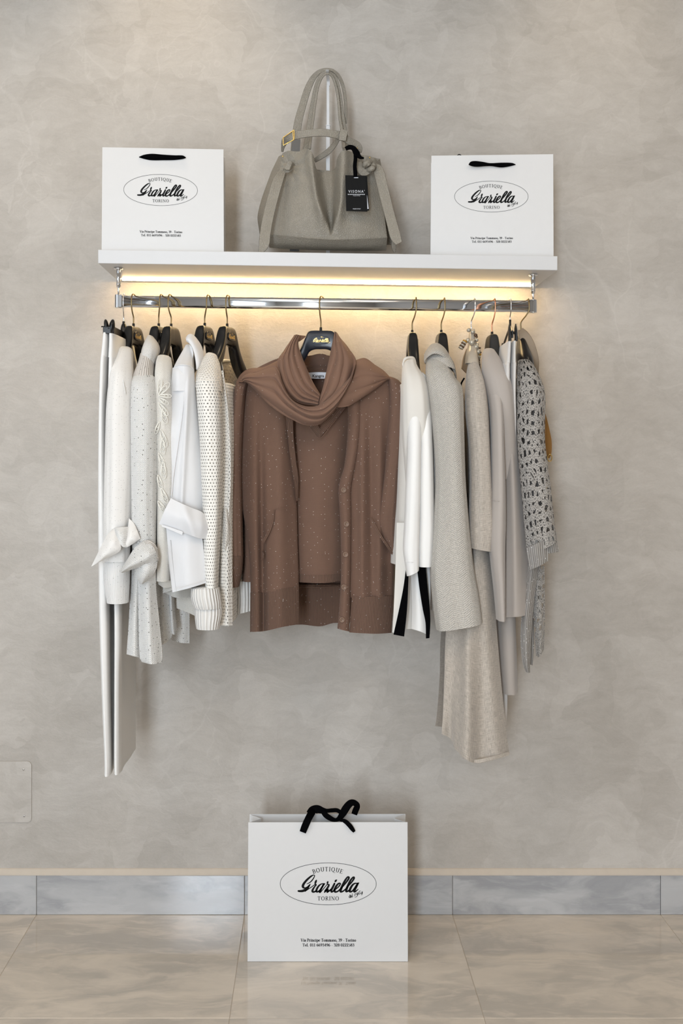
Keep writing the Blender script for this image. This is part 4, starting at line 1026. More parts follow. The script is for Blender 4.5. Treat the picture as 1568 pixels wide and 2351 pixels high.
ribbon('tag_ribbon', [(*H(x, y), d, w / 3.92) for x, y, d, w in ((1003, 1045, -.2945, 34), (1002, 1000, -.293, 36), (998, 940, -.288, 34), (1004, 880, -.283, 34), (1000, 830, -.28, 28))], M['velvet'], hb, th=.002, n=20)
ribbon('tag_ribbon', [(*H(x, y), d, w / 3.92) for x, y, d, w in ((915, 790, -.268, 36), (950, 775, -.278, 40), (985, 785, -.285, 44), (1015, 830, -.285, 56), (1045, 865, -.285, 32), (1080, 875, -.285, 14))], M['velvet'], hb, th=.002, n=26)
# ================================================================ garments on the rail
def T(*rows): return [(xl, py, xr, py, yc, hy) for py, xl, xr, yc, hy in rows]
def garment(name, label, cat, px, py, group='clothes on the rail'):
    return root(name, label, cat, W(px, py, RY), group)
def stitchline(name, pts, mat, parent, r=.0007):
    return wire(name, [W(*p) for p in pts], r, mat, parent, seg=6)

# ---- G1 white trousers on a clip hanger, far left
ch = root('clip_hanger', 'black clip hanger on a thin chrome hook holding white trousers, far left', 'hanger', W(284, 745, RY), 'clip hangers')
hook(ch, 284, 742, 285, M['chrome'], r=.0014)
c = W(284, 752, RY)
tube('hanger_head', T((743, 281, 288, RY, .008), (750, 278, 291, RY, .012), (765, 276, 294, RY, .016), (778, 276, 294, RY, .018)), M['plastic'], ch, nseg=24, per=3, hem=False)
V, Fc = cylgeo(W(284, 745, RY), W(284, 738, RY), .0036, seg=14); mk('collar', V, Fc, M['plastic'], ch)
V = []; 
for (px, py, y) in ((258, 757, -.425), (284, 770, RY), (292, 768, -.10)):
    for dx, dz in ((-.004, -.014), (.004, -.014), (.004, .008), (-.004, .008)):
        p = W(px, py, y); V.append(p + Vector((dx, 0, dz)))
mk('clip_bar', V, [[0, 1, 2, 3]] + [[4 * j + k, 4 * j + 4 + k, 4 * j + 4 + (k + 1) % 4, 4 * j + (k + 1) % 4] for j in (0, 1) for k in range(4)] + [[11, 10, 9, 8]], M['plastic'], ch, smooth=False)
def clip_tab(px, py, h, w, y, lean, parent, tw=.006):
    V, Fc = ball((0, 0, 0), 1, 20, 12)
    c = W(px, py, y)
    out = []
    for v in V:
        q = Vector((v.x * tw, v.y * w, v.z * h)); out.append(c + Vector((q.x + lean * q.z, q.y, q.z)))
    return mk('clip', out, Fc, M['plastic'], parent)
clip_tab(244.5, 748, .0165, .011, -.43, -.15, ch); clip_tab(257, 750, .0185, .011, -.43, .12, ch, .0075)
box('clip_jaw', tuple(W(236, 766, -.44)), tuple(W(259, 752, -.415)), M['plastic'], ch, b=.0015)
wire('clip_spring', [W(233, 750, -.43), W(240, 750, -.435), W(251, 754, -.44)], .0016, M['plastic'], ch)

g = garment('trousers', 'long white trousers hanging from the clip hanger at the far left', 'trousers', 260, 1785)
fo = folds(.003, 1.6, 3, .3, 1.2)
def deep(*rows): return [('d', *r) for r in rows]
tube('waist_panel', deep((763, 233, 247, -.44, -.16, .010), (780, 231, 246.5, -.44, -.16, .010), (800, 229, 245.5, -.44, -.15, .012), (818, 227, 244, -.44, -.15, .012)), M['white'], g, nseg=40, per=6, sup=3.5, fold=fo, hem=False)
tube('waist_panel', deep((765, 246.5, 261, -.44, -.16, .010), (780, 246, 262, -.44, -.16, .012), (800, 245, 262.5, -.44, -.15, .014), (820, 244, 262, -.44, -.15, .014)), M['white'], g, nseg=40, per=6, sup=3.5, fold=fo, hem=False)
fo2 = folds(.005, 2.0, 5, .5, 1.5)
tube('leg', deep((816, 226, 243.5, -.442, -.15, .012), (850, 224, 241, -.44, -.15, .014), (960, 221, 238, -.438, -.15, .016), (1150, 219, 240, -.436, -.15, .018), (1380, 222, 245, -.432, -.15, .004), (1600, 230, 248, -.43, -.16, .002), (1740, 236, 251, -.43, -.16, .002), (1784, 236, 251, -.43, -.16, .002)), M['white'], g, nseg=48, per=8, sup=3.2, fold=fo2)
tube('leg', deep((817, 244, 263, -.440, -.15, .014), (850, 243, 262, -.438, -.15, .016), (960, 240, 262, -.436, -.15, .020), (1150, 245, 266, -.432, -.14, .026), (1380, 258, 273, -.428, -.15, .008), (1600, 259, 273, -.425, -.15, .004), (1740, 258, 274, -.425, -.15, .003), (1780, 258.5, 274, -.425, -.15, .003)), M['white'], g, nseg=48, per=8, sup=3.0, fold=fo2)

# ---- G2 fine white glitter knit with tied cuff
hanger(306.5, 743, 14, 'black shouldered hanger with gold oval badge, second hook from the left', M['plastic'], tx=307)
g = garment('knit_top', 'fine white glitter knit with pointed tied sleeve, next to the white trousers', 'sweater', 285, 1385)
fo = folds(.004, 1.5, 11, .4, 1.3)
tube('body', deep((880, 258, 300, -.40, -.09, -.01), (1000, 250, 300, -.41, -.09, -.01), (1200, 246, 302, -.41, -.09, -.01), (1368, 244, 298, -.41, -.10, -.01)), M['glit'], g, nseg=48, per=6, sup=2.8, fold=folds(.008, 2.2, 2))
tube('sleeve', [(274, 801, 303, 806, -.355, .03), (262, 830, 304, 838, -.385, .04), (252, 868, 305, 868, -.41, .05), (244, 940, 304, 935, -.425, .052), (241, 1050, 305, 1050, -.43, .05), (240, 1180, 301, 1180, -.43, .045), (241, 1292, 298, 1292, -.43, .035)], M['glit'], g, nseg=56, per=7, fold=folds(.0045, 1.7, 12, .3, 1.6), top=.8)
tube('ribbed_cuff', T((1288, 240, 298, -.432, .036), (1320, 239, 297, -.432, .036), (1350, 241, 296, -.432, .035), (1383, 246, 294.5, -.43, .034)), M['glitrib'], g, nseg=56, per=4, fold=folds(.002, 1.5, 3), top=.1)
sheet('neck_rib', [[(271, 820, -.37), (279, 806, -.365), (290, 800, -.355), (300, 808, -.34), (306, 830, -.32), (312, 862, -.30)], [(269, 813, -.368), (276, 800, -.36), (290, 795, -.348), (302, 801, -.33), (310, 826, -.31), (316, 858, -.29)]], M['glitrib'], g, ns=8, nt=24, th=.004)
sheet('neckline_back', [[(300, 808, -.33), (306, 830, -.31), (311, 880, -.30), (306, 920, -.33)], [(303, 806, -.31), (311, 832, -.28), (316, 870, -.27), (310, 915, -.28)]], M['glit'], g, ns=6, nt=20, th=.004)
stitchline('shoulder_seam', [(270, 818, -.405), (277, 842, -.437), (284, 880, -.463), (288, 905, -.472)], M['glitrib'], g, .0011)
def pf(px, py, s, t): return .012 * math.sin(PI * s) * math.sin(PI * min(1, t + .1)) + .003 * noise.noise(Vector((px / 12, py / 12, 2)))
sheet('tie_end', [[(258, 1214, -.47), (246, 1228, -.485), (230, 1258, -.49), (218, 1283, -.49), (209.5, 1300, -.485)], [(262, 1214, -.475), (258, 1240, -.497), (246, 1268, -.50), (228, 1288, -.495), (210.5, 1300.5, -.487)], [(266, 1218, -.478), (276, 1245, -.497), (276, 1264, -.497), (250, 1279, -.495), (212, 1300, -.487)]], M['glit'], g, ns=16, nt=26, fn=pf, th=.003)
sheet('tie_end', [[(296, 1190, -.455), (306, 1200, -.468), (313, 1213, -.478), (319, 1228, -.482), (322, 1236, -.48)], [(293, 1215, -.468), (297, 1228, -.482), (304, 1240, -.488), (314, 1240, -.486), (322, 1236, -.481)], [(290, 1240, -.478), (284, 1256, -.486), (292, 1256, -.488), (306, 1248, -.485), (321.5, 1237, -.481)]], M['glit'], g, ns=12, nt=20, fn=pf, th=.003)
sheet('tie_fold', [[(258, 1212, -.468), (270, 1211, -.485), (283, 1210, -.485), (296, 1209, -.47)], [(262, 1222, -.475), (272, 1232, -.492), (284, 1236, -.492), (295, 1225, -.478)], [(266, 1226, -.48), (272, 1243, -.495), (283, 1256, -.498), (294, 1252, -.486)]], M['glitrib'], g, ns=14, nt=16, fn=pf, th=.003)

# ---- G3 white sequin roll-neck knit
hanger(364.5, 743, 12, 'black shouldered hanger inside the white roll-neck sweater', M['plastic'], tx=371)
g = garment('roll_neck_sweater', 'chunky white sequin roll-neck sweater with tied cuff', 'sweater', 330, 1520)
tube('roll_collar', [(340, 771, 353, 775, -.31, .02), (333, 785, 363, 790, -.325, .04), (327, 802, 366, 806, -.335, .05), (325, 812, 362, 822, -.34, .052), (323, 818, 358, 838, -.342, .05)], M['fuzz'], g, nseg=56, per=6, fold=folds(.002, 3, 9), top=.7)
tube('neck_rib', [(324, 812, 357, 824, -.345, .044), (318, 835, 355, 842, -.36, .046), (310, 855, 356, 862, -.375, .05), (306, 872, 357, 878, -.385, .052)], M['seqrib'], g, nseg=56, per=6, fold=folds(.0015, 3, 5), top=.1)
tube('body', deep((880, 312, 356, -.39, -.09, -.02), (1000, 304, 360, -.40, -.08, -.02), (1200, 304, 360, -.40, -.08, -.02), (1400, 306, 364, -.40, -.10, -.01)), M['seq'], g, nseg=48, per=6, sup=2.8, fold=folds(.006, 2.2, 21))
tube('sleeve', [(306, 866, 356, 866, -.40, .036), (302, 885, 359, 888, -.415, .048), (301, 940, 362, 940, -.425, .052), (302, 1060, 361, 1060, -.43, .05), (303, 1180, 359, 1180, -.43, .044), (305, 1258, 358, 1258, -.43, .036)], M['seq'], g, nseg=56, per=7, fold=folds(.003, 2.2, 23, .3, 1.2), top=.5)
sheet('hem_panel', [[(304, 1250, -.41), (300, 1330, -.405), (296, 1420, -.40), (290.5, 1502, -.40)], [(314, 1250, -.435), (312, 1330, -.43), (308, 1420, -.425), (305, 1506, -.425)], [(330, 1250, -.44), (322, 1330, -.425), (319, 1420, -.41), (320, 1510, -.41)]], M['seq'], g, ns=16, nt=50, th=.006, fn=vf(.003, 14, 300, 5))
sheet('hem_panel', [[(320, 1250, -.44), (317, 1330, -.43), (318, 1420, -.42), (321, 1512, -.42), (326, 1520, -.42)], [(338, 1250, -.45), (338, 1340, -.455), (340, 1430, -.455), (345, 1520, -.455), (348, 1525, -.455)], [(358, 1250, -.44), (358, 1345, -.43), (365, 1420, -.425), (373, 1505, -.425), (371, 1521, -.425)]], M['seq'], g, ns=22, nt=56, th=.006, fn=vf(.003, 16, 300, 6))
sheet('hem_panel', [[(357, 1340, -.33), (357, 1400, -.33), (362, 1482, -.33)], [(372, 1340, -.34), (374, 1400, -.345), (378, 1478, -.345)], [(386, 1340, -.32), (389, 1400, -.32), (395, 1462, -.32)]], M['seq'], g, ns=14, nt=30, th=.005)
sheet('rear_sleeve', [[(382, 1350, -.30), (384, 1400, -.30), (388, 1450, -.30), (391, 1455, -.30)], [(391, 1350, -.32), (394, 1400, -.325), (398, 1455, -.325), (400, 1457, -.325)], [(398, 1350, -.30), (401, 1400, -.30), (406, 1445, -.30), (405, 1454, -.30)]], M['seq'], g, ns=14, nt=24, th=.005)
sheet('hem_panel', [[(380, 1350, -.22), (385, 1400, -.22), (394, 1470, -.22)], [(408, 1350, -.235), (412, 1400, -.235), (416, 1476, -.235)], [(434, 1350, -.22), (435, 1400, -.22), (435, 1477, -.22)]], M['seq'], g, ns=14, nt=24, th=.005, fn=vf(.003, 10, 300, 8))
def kf(px, py, s, t): return .020 * math.sin(PI * min(1, max(0, s))) + .003 * noise.noise(Vector((px / 10, py / 14, 6)))
sheet('tie_end', [[(274, 1311, -.488), (290, 1288, -.492), (306, 1262, -.485), (322, 1246, -.475), (334, 1242, -.47)], [(276, 1314, -.49), (302, 1300, -.505), (326, 1288, -.508), (344, 1272, -.500), (352, 1256, -.478)], [(282, 1315, -.488), (308, 1306, -.494), (336, 1298, -.496), (358, 1290, -.492), (364, 1284, -.478)]], M['seq'], g, ns=18, nt=30, fn=kf, th=.003)
sheet('tie_end', [[(308, 1300, -.47), (311, 1320, -.475), (320, 1338, -.472), (322, 1342, -.47)], [(330, 1296, -.485), (334, 1312, -.49), (332, 1330, -.482), (326, 1341, -.472)], [(362, 1286, -.478), (358, 1308, -.484), (346, 1326, -.478), (328, 1341, -.472)]], M['seq'], g, ns=14, nt=20, fn=kf, th=.003)
sheet('tie_fold', [[(326, 1243, -.47), (338, 1240, -.478), (352, 1246, -.478), (361, 1258, -.472)], [(334, 1250, -.485), (346, 1256, -.497), (356, 1268, -.495), (364, 1284, -.48)], [(340, 1254, -.488), (346, 1266, -.5), (354, 1278, -.498), (365, 1288, -.482)]], M['seqrib'], g, ns=10, nt=18, fn=None, th=.003)

# ---- G4 ecru knit with corded leaves
hanger(393, 743.5, 14, 'black shouldered hanger above the ecru corded knit, without visible badge', M['plastic'], badge=False, tx=391)
g = garment('corded_sweater', 'ecru openwork sweater with corded leaf pattern, behind the white shirt sleeve', 'sweater', 380, 1335)
tube('body', deep((900, 372, 400, -.37, -.09, -.02), (1100, 372, 405, -.37, -.09, -.02), (1328, 372, 406, -.37, -.10, -.02)), M['flower'], g, nseg=40, per=6, sup=2.6)
tube('sleeve', [(362, 818, 393, 822, -.345, .03), (358, 835, 396, 842, -.37, .042), (356, 870, 397, 880, -.39, .05), (357, 950, 400, 960, -.40, .05), (360, 1080, 402, 1080, -.405, .046), (360, 1220, 396, 1220, -.405, .04), (358, 1332, 393, 1332, -.40, .034)], M['flower'], g, nseg=56, per=7, fold=folds(.003, 1.7, 32), top=.6)
def petal(cx, cy, ang, L, Wd, y, n=3):
    gs = []
    for k in range(n):
        f = 1 - .27 * k; P = []
        for i in range(15):
            t = 2 * PI * i / 14
            a = L / 2 * (1 - math.cos(t)) * (f * .9 + .1); b = Wd * f * math.sin(t) * math.sin(t / 2) ** .6
            x = cx + a * math.cos(ang) - b * math.sin(ang); yy = cy + a * math.sin(ang) + b * math.cos(ang)
            P.append((*W(x, yy, y), .0009))
        gs.append(wire_geo(P, 6))
    V, Fc = join(gs); return mk('corded_leaf', V, Fc, M['cord'], g)
for q in ((364, 908, -.86, 38, 7), (364, 908, .05, 30, 5), (364, 906, -1.45, 36, 6), (365, 914, .6, 26, 6), (364, 925, .95, 36, 6), (372, 940, 1.3, 34, 7), (368, 985, 1.25, 44, 7), (366, 968, 1.9, 30, 5), (372, 1005, 1.5, 40, 7), (364, 1040, 1.2, 34, 6), (374, 1060, 1.5, 40, 7), (362, 1090, 1.3, 34, 6), (370, 1120, 1.2, 38, 6), (362, 1150, 1.0, 30, 6)):
    petal(*q, -.4555)
sheet('peplum', [[(357, 1334, -.40), (375, 1334, -.41), (395, 1333, -.40)], [(364, 1342, -.40), (378, 1350, -.40), (398, 1346, -.39)]], M['flower'], g, ns=6, nt=16, th=.004)
sheet('peplum', [[(374, 1342, -.36), (388, 1340, -.37), (402, 1338, -.37)], [(374, 1362, -.36), (390, 1357, -.37), (404, 1350, -.37)]], M['flower'], g, ns=6, nt=16, th=.004)
sheet('peplum', [[(376, 1358, -.34), (400, 1352, -.35), (430, 1345, -.33), (450, 1345, -.31)], [(380, 1362, -.34), (402, 1372, -.36), (428, 1372, -.34), (450, 1370, -.31)]], M['flower'], g, ns=8, nt=20, th=.004)
sheet('rear_sleeve', [[(405, 1368, -.27), (430, 1366, -.27), (452, 1368, -.27)], [(404, 1396, -.27), (430, 1406, -.27), (450, 1415, -.27)]], M['flower'], g, ns=8, nt=16, th=.004)

# ---- G5 white cotton shirt
hanger(470, 742, 16, 'black shouldered hanger with gold oval badge above the white shirt collar', M['plastic'], tx=479)
g = garment('shirt', 'plain white cotton shirt with pointed collar and turned-up sleeve', 'shirt', 430, 1358)
tube('body', deep((890, 405, 450, -.38, -.09, -.02), (1000, 398, 458, -.39, -.08, -.02), (1150, 392, 466, -.40, -.08, -.02), (1300, 394, 472, -.40, -.10, -.02)), M['shirt'], g, nseg=48, per=6, sup=2.8, fold=folds(.008, 2.2, 41))
tube('yoke', [(427, 792, 446, 798, -.32, .02), (414, 815, 446, 822, -.345, .03), (403, 836, 445, 842, -.375, .042), (396, 858, 446, 862, -.395, .05), (396, 900, 448, 900, -.40, .05)], M['shirt'], g, nseg=48, per=6, fold=folds(.002, 2, 44), top=.5)
def sleeve_fold(px, py, s, t):
    r = .010 * math.exp(-((px - (433 - (py - 860) * .055)) / 6.0) ** 2) * min(1, (py - 850) / 60)
    return .035 * math.sin(PI * s) ** .7 + max(0, r) + .002 * noise.noise(Vector((px / 18, py / 80, 1)))
sheet('sleeve', [[(396, 845, -.41), (393, 880, -.41), (388, 950, -.41), (372, 1000, -.41), (368, 1030, -.41), (374, 1100, -.41), (376, 1150, -.41), (370, 1198, -.41)], [(420, 836, -.405), (422, 880, -.41), (418, 950, -.41), (408, 1010, -.41), (404, 1060, -.41), (406, 1120, -.41), (410, 1170, -.41), (410, 1205, -.41)], [(445, 848, -.41), (449, 890, -.41), (455, 960, -.41), (462, 1030, -.41), (468, 1080, -.41), (470, 1120, -.41), (470, 1175, -.41), (470, 1215, -.41)]], M['shirt'], g, ns=36, nt=60, fn=sleeve_fold, th=.003)
stitchline('sleeve_seam', [(399, 848, -.415), (401, 842, -.425), (410, 838, -.437), (422, 838, -.443), (434, 839, -.437), (442, 845, -.425), (445, 852, -.413)], M['shirt'], g, .0011)
stitchline('front_placket', [(424, 900, -.447), (416, 970, -.45), (406, 1040, -.45), (397, 1100, -.447), (393, 1143, -.448)], M['shirt'], g, .0011)
def cf(px, py, s, t): return .008 * math.sin(PI * s) + .008 * math.exp(-((px - 425 - (py - 1170) * .3) / 12) ** 2)
sheet('turned_cuff', [[(392, 1144, -.462), (415, 1155, -.468), (440, 1166, -.468), (462, 1175, -.462), (472, 1184, -.45)], [(378, 1172, -.467), (405, 1185, -.478), (438, 1196, -.48), (462, 1204, -.474), (478, 1208, -.455)], [(365, 1203, -.462), (395, 1214, -.472), (430, 1226, -.474), (458, 1236, -.470), (473, 1237, -.458)]], M['shirt'], g, ns=22, nt=40, fn=cf, th=.004)
sheet('cuff_band', [[(371, 1204, -.474), (395, 1212, -.482), (420, 1221, -.484)], [(372, 1209, -.474), (395, 1218, -.482), (418, 1228, -.484)]], M['shirt'], g, ns=4, nt=16, th=.003)
sheet('cuff_fold', [[(470, 1184, -.445), (480, 1190, -.445), (485, 1202, -.44), (482, 1220, -.44), (475, 1233, -.445)], [(468, 1200, -.455), (474, 1204, -.46), (477, 1212, -.46), (476, 1222, -.46), (471, 1236, -.455)]], M['shirt'], g, ns=6, nt=16, th=.003)
sheet('lower_front', [[(381, 1205, -.45), (384, 1240, -.447), (390, 1300, -.445), (396, 1360, -.442)], [(430, 1205, -.462), (430, 1250, -.462), (433, 1310, -.462), (436, 1350, -.462)], [(463, 1205, -.45), (465, 1240, -.448), (470, 1290, -.445), (474, 1338, -.443)]], M['shirt'], g, ns=20, nt=40, th=.003, fn=vf(.003, 40, 500, 4))
sheet('lower_side', [[(382, 1240, -.43), (388, 1300, -.43), (393, 1340, -.43), (396, 1360, -.43)], [(392, 1240, -.455), (398, 1300, -.452), (401, 1330, -.45), (405, 1356, -.45)]], M['shirt'], g, ns=8, nt=20, th=.003)
stitchline('hem_line', [(400, 1352, -.4615), (425, 1345, -.4685), (450, 1338, -.4685), (472, 1332, -.452)], M['shirt'], g, .0008)
def colf(px, py, s, t): return .012 * math.sin(PI * s) 
sheet('collar', [[(426, 776, -.345), (432, 768, -.345), (441, 767, -.34), (454, 780, -.335), (464, 798, -.335), (467, 822, -.345), (463, 838, -.36), (454, 849, -.375)], [(428, 784, -.355), (434, 788, -.365), (441, 797, -.37), (446, 812, -.375), (449, 830, -.38), (450, 842, -.382), (450, 848, -.38), (452, 850, -.376)]], M['shirt'], g, ns=14, nt=36, fn=colf, th=.003)
sheet('collar_stand', [[(434, 790, -.35), (437, 805, -.352), (432, 825, -.37), (429, 840, -.385)], [(441, 797, -.355), (444, 812, -.36), (440, 830, -.375), (434, 846, -.39)]], M['shirt'], g, ns=6, nt=20, th=.003)

# ---- G6 cream net cardigan
hanger(521.5, 743.5, 19, 'black shouldered hanger with gold oval badge in the cream net cardigan', M['plastic'], tx=524)
g = garment('net_cardigan', 'cream openwork chunky cardigan with rib cuffs, left of the brown cardigan', 'cardigan', 490, 1443)
tube('body', deep((880, 492, 526, -.36, -.10, .02), (1000, 492, 534, -.38, -.10, .015), (1200, 494, 532, -.38, -.10, .01), (1436, 492, 530, -.38, -.10, .01)), M['net'], g, nseg=48, per=6, sup=2.6, fold=folds(.005, 2, 51))
tube('shoulder', [(474, 812, 499, 818, -.325, .025), (462, 832, 506, 842, -.35, .035), (452, 862, 508, 872, -.385, .045), (450, 890, 510, 900, -.40, .05)], M['netsh'], g, nseg=56, per=6, fold=folds(.003, 2, 52), top=.6)
tube('sleeve', [(450, 876, 503, 876, -.40, .046), (453, 920, 508, 920, -.415, .052), (459, 1000, 511, 1000, -.42, .052), (463, 1080, 511, 1080, -.42, .05), (468, 1180, 508, 1180, -.42, .046), (470, 1290, 503, 1290, -.42, .042), (474, 1356, 500, 1356, -.42, .036)], M['net'], g, nseg=60, per=7, fold=folds(.003, 2, 53), top=.3)
tube('rib_cuff', T((1349, 439, 503, -.425, .040), (1368, 438, 507, -.425, .044), (1385, 442, 509, -.425, .042), (1395, 446, 508, -.425, .038)), M['netrib'], g, nseg=60, per=5, top=.12)
tube('rib_cuff', T((1390, 447, 510, -.42, .036), (1410, 447, 510, -.42, .038), (1430, 449, 506, -.42, .038), (1442, 451, 504, -.42, .036)), M['netrib'], g, nseg=60, per=5, top=.1)
sheet('front_edge', [[(500, 850, -.35), (510, 950, -.36), (512, 1100, -.36), (506, 1250, -.36), (506, 1436, -.36)], [(512, 850, -.36), (522, 950, -.375), (528, 1100, -.38), (520, 1250, -.38), (519, 1436, -.38)], [(508, 830, -.34), (528, 950, -.36), (533, 1090, -.36), (531, 1170, -.36), (534, 1436, -.36)]], M['net'], g, ns=16, nt=60, th=.005, fn=vf(.004, 10, 300, 4))
sheet('pocket', [[(509, 1165, -.375), (507, 1200, -.375), (508, 1260, -.37)], [(518, 1168, -.39), (521, 1210, -.395), (516, 1262, -.385)], [(524, 1175, -.38), (527, 1230, -.38), (520, 1268, -.375)]], M['netsh'], g, ns=10, nt=20, th=.005)
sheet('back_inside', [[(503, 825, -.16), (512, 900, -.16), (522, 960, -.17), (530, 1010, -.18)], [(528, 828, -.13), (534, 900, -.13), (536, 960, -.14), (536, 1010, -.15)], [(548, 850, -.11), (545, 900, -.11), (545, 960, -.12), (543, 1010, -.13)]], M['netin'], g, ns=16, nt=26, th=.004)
wire('neck_band', [W(504, 832, -.17), W(516, 828, -.15), (W(530, 829, -.13))], .004, M['netrib'], g)
slab('size_label', [W(506, 851, -.175), W(511, 851, -.175), W(511, 839, -.175), W(506, 839, -.175)], Vector((0, .0008, 0)), M['leatherdk'], g)
tube('far_shoulder', [(549, 823, 556, 826, -.15, .018), (553, 838, 562, 840, -.13, .025), (552, 858, 572, 855, -.11, .032), (548, 885, 574, 880, -.10, .034), (546, 1000, 572, 1000, -.10, .034)], M['netsh'], g, nseg=40, per=6)
tube('far_body', deep((1100, 520, 560, -.21, -.09, .0), (1250, 522, 568, -.21, -.09, .0), (1330, 525, 574, -.21, -.09, .0)), M['net'], g, nseg=40, per=6, sup=2.8)
sheet('rear_cuff', [[(516, 1320, -.27), (515, 1380, -.27), (514, 1437, -.27)], [(530, 1320, -.28), (529, 1370, -.285), (526, 1437, -.28)], [(543, 1320, -.27), (542, 1370, -.27), (534, 1400, -.27)]], M['netrib'], g, ns=12, nt=20, th=.005)
sheet('rear_hem', [[(538, 1335, -.22), (540, 1380, -.22), (538, 1411, -.22)], [(556, 1335, -.235), (558, 1380, -.235), (556, 1408, -.235)], [(582, 1335, -.22), (582, 1380, -.22), (582, 1401, -.22)]], M['netrib'], g, ns=12, nt=20, th=.005)

# ================================================================ right-hand side
# ---- G8 white top with black side stripes
hanger(946.5, 758, 2, 'black shouldered hanger on a dark brass hook in the white stripe-hemmed top', M['plastic'], badge=True, tx=955)
g = garment('striped_hem_top', 'white top with black stripes at the hem, right of the brown cardigan', 'top', 950, 1460)
tube('body', deep((880, 919, 975, -.36, -.09, .0), (1000, 914, 984, -.37, -.09, .0), (1200, 908, 990, -.38, -.09, .0), (1300, 905, 990, -.38, -.10, .0)), M['ivory'], g, nseg=52, per=6, sup=2.8, fold=folds(.006, 2.2, 61))
tube('shoulder', [(928, 824, 952, 824, -.33, .02), (924, 836, 958, 842, -.35, .03), (922, 870, 976, 872, -.38, .042), (921, 920, 984, 915, -.395, .05), (923, 1000, 988, 985, -.39, .047), (930, 1080, 988, 1080, -.37, .035), (934, 1150, 986, 1150, -.35, .03)], M['ivory'], g, nseg=52, per=6, fold=folds(.003, 2, 62), top=.6)  # ivory instead of white: the shelf's shadow is painted into the shoulder
sheet('neck_band', [[(925, 842, -.37), (929, 828, -.365), (938, 823, -.36), (950, 826, -.35), (956, 842, -.345)], [(923, 836, -.365), (928, 822, -.36), (938, 818, -.352), (951, 820, -.34), (958, 838, -.335)]], M['ivory'], g, ns=5, nt=20, th=.004)
tube('sleeve', T((862, 932, 962, -.375, .03), (900, 930, 966, -.39, .036), (960, 932, 968, -.405, .038), (1040, 934, 966, -.42, .036), (1120, 931, 965, -.425, .035), (1200, 928, 963, -.425, .034), (1255, 925, 962, -.425, .032), (1285, 928, 961.5, -.425, .030)) + [(934, 1322, 961, 1309, -.425, .026)], M['white'], g, nseg=48, per=7, fold=folds(.002, 1.5, 65), top=.6)
tube('sleeve', T((862, 948, 978, -.36, .03), (900, 954, 986, -.375, .034), (960, 960, 990, -.395, .036), (1040, 960, 993, -.405, .036), (1120, 959, 995, -.41, .036), (1200, 959, 996, -.41, .034), (1260, 958, 994.5, -.41, .032), (1300, 959, 992.5, -.41, .028)), M['white'], g, nseg=48, per=7, fold=folds(.002, 1.5, 66), top=.6)
sheet('side_flare', [[(985, 960, -.39), (988, 1050, -.39), (990, 1150, -.39), (992, 1164, -.39)], [(996, 1000, -.385), (999, 1060, -.385), (1002, 1130, -.385), (1003, 1155, -.385)]], M['white'], g, ns=8, nt=26, th=.003)
stitchline('cuff_seam', [(929, 1288, -.440), (944, 1291, -.4575), (960, 1288, -.440)], M['white'], g, .0005)
# lower hem: near panel, inner panel and the two stripes
zz = lambda L, y: [(a, b, y) for a, b in L]
sheet('hem_panel', [zz([(911, 1200), (908, 1300), (904, 1400), (901, 1452)], -.385), zz([(934, 1200), (937, 1300), (933, 1400), (928, 1461)], -.395)], M['ivory'], g, ns=14, nt=30, th=.004)
sheet('hem_panel', [zz([(932, 1250), (937, 1350), (936, 1400), (932, 1444)], -.34), zz([(945, 1250), (945, 1350), (946, 1400), (946, 1444)], -.35)], M['ivory'], g, ns=8, nt=30, th=.004)
sheet('hem_panel', [zz([(940, 1250), (945, 1350), (946, 1400), (945, 1444)], -.37), zz([(958, 1250), (960, 1350), (963, 1400), (965, 1450)], -.385), zz([(985, 1250), (988, 1350), (988, 1400), (987, 1460)], -.37)], M['white'], g, ns=14, nt=30, th=.004)
sheet('black_stripe', [zz([(934, 1290), (926, 1350), (915, 1405), (903.5, 1457)], -.4), zz([(939, 1290), (937, 1350), (934, 1405), (928, 1461.5)], -.402)], M['velvet'], g, ns=6, nt=30, th=.0025)
sheet('black_stripe', [zz([(956, 1290), (963, 1350), (971, 1400), (977, 1430), (978, 1466)], -.398), zz([(976, 1290), (982, 1350), (987, 1400), (988, 1430), (986, 1465)], -.40)], M['velvet'], g, ns=6, nt=30, th=.0025)

# ---- G9 cream boucle coat
hanger(1013, 758, 0, 'black shouldered hanger on a dark brass hook inside the cream boucle coat', M['plastic'], badge=True, tx=1020)
g = garment('boucle_coat', 'thick cream boucle coat with wide rolled collar', 'coat', 1045, 1445)
tube('body', deep((890, 990, 1058, -.37, -.09, .0), (1000, 998, 1064, -.38, -.09, .0), (1200, 1000, 1066, -.39, -.09, .0), (1408, 992, 1070, -.39, -.10, .0)), M['boucle'], g, nseg=52, per=6, sup=2.8, fold=folds(.006, 2.2, 71))
tube('collar', [(985, 795, 1008, 790, -.32, .03), (976, 808, 1022, 802, -.335, .045), (973, 822, 1036, 826, -.35, .055), (975, 833, 1046, 852, -.36, .056)], M['boucle'], g, nseg=60, per=7, fold=folds(.002, 2, 72), top=.6)
def rollf(px, py, s, t): return .010 * math.sin(PI * s)
sheet('collar_fold', [[(974, 831, -.385), (980, 822, -.405), (996, 812, -.415), (1014, 816, -.41), (1030, 832, -.39), (1040, 850, -.375), (1048, 872, -.36)], [(976, 814, -.37), (985, 803, -.385), (1000, 797, -.39), (1018, 800, -.385), (1034, 818, -.37), (1044, 838, -.355), (1049, 866, -.345)]], M['boucle'], g, ns=12, nt=40, fn=rollf, th=.006)
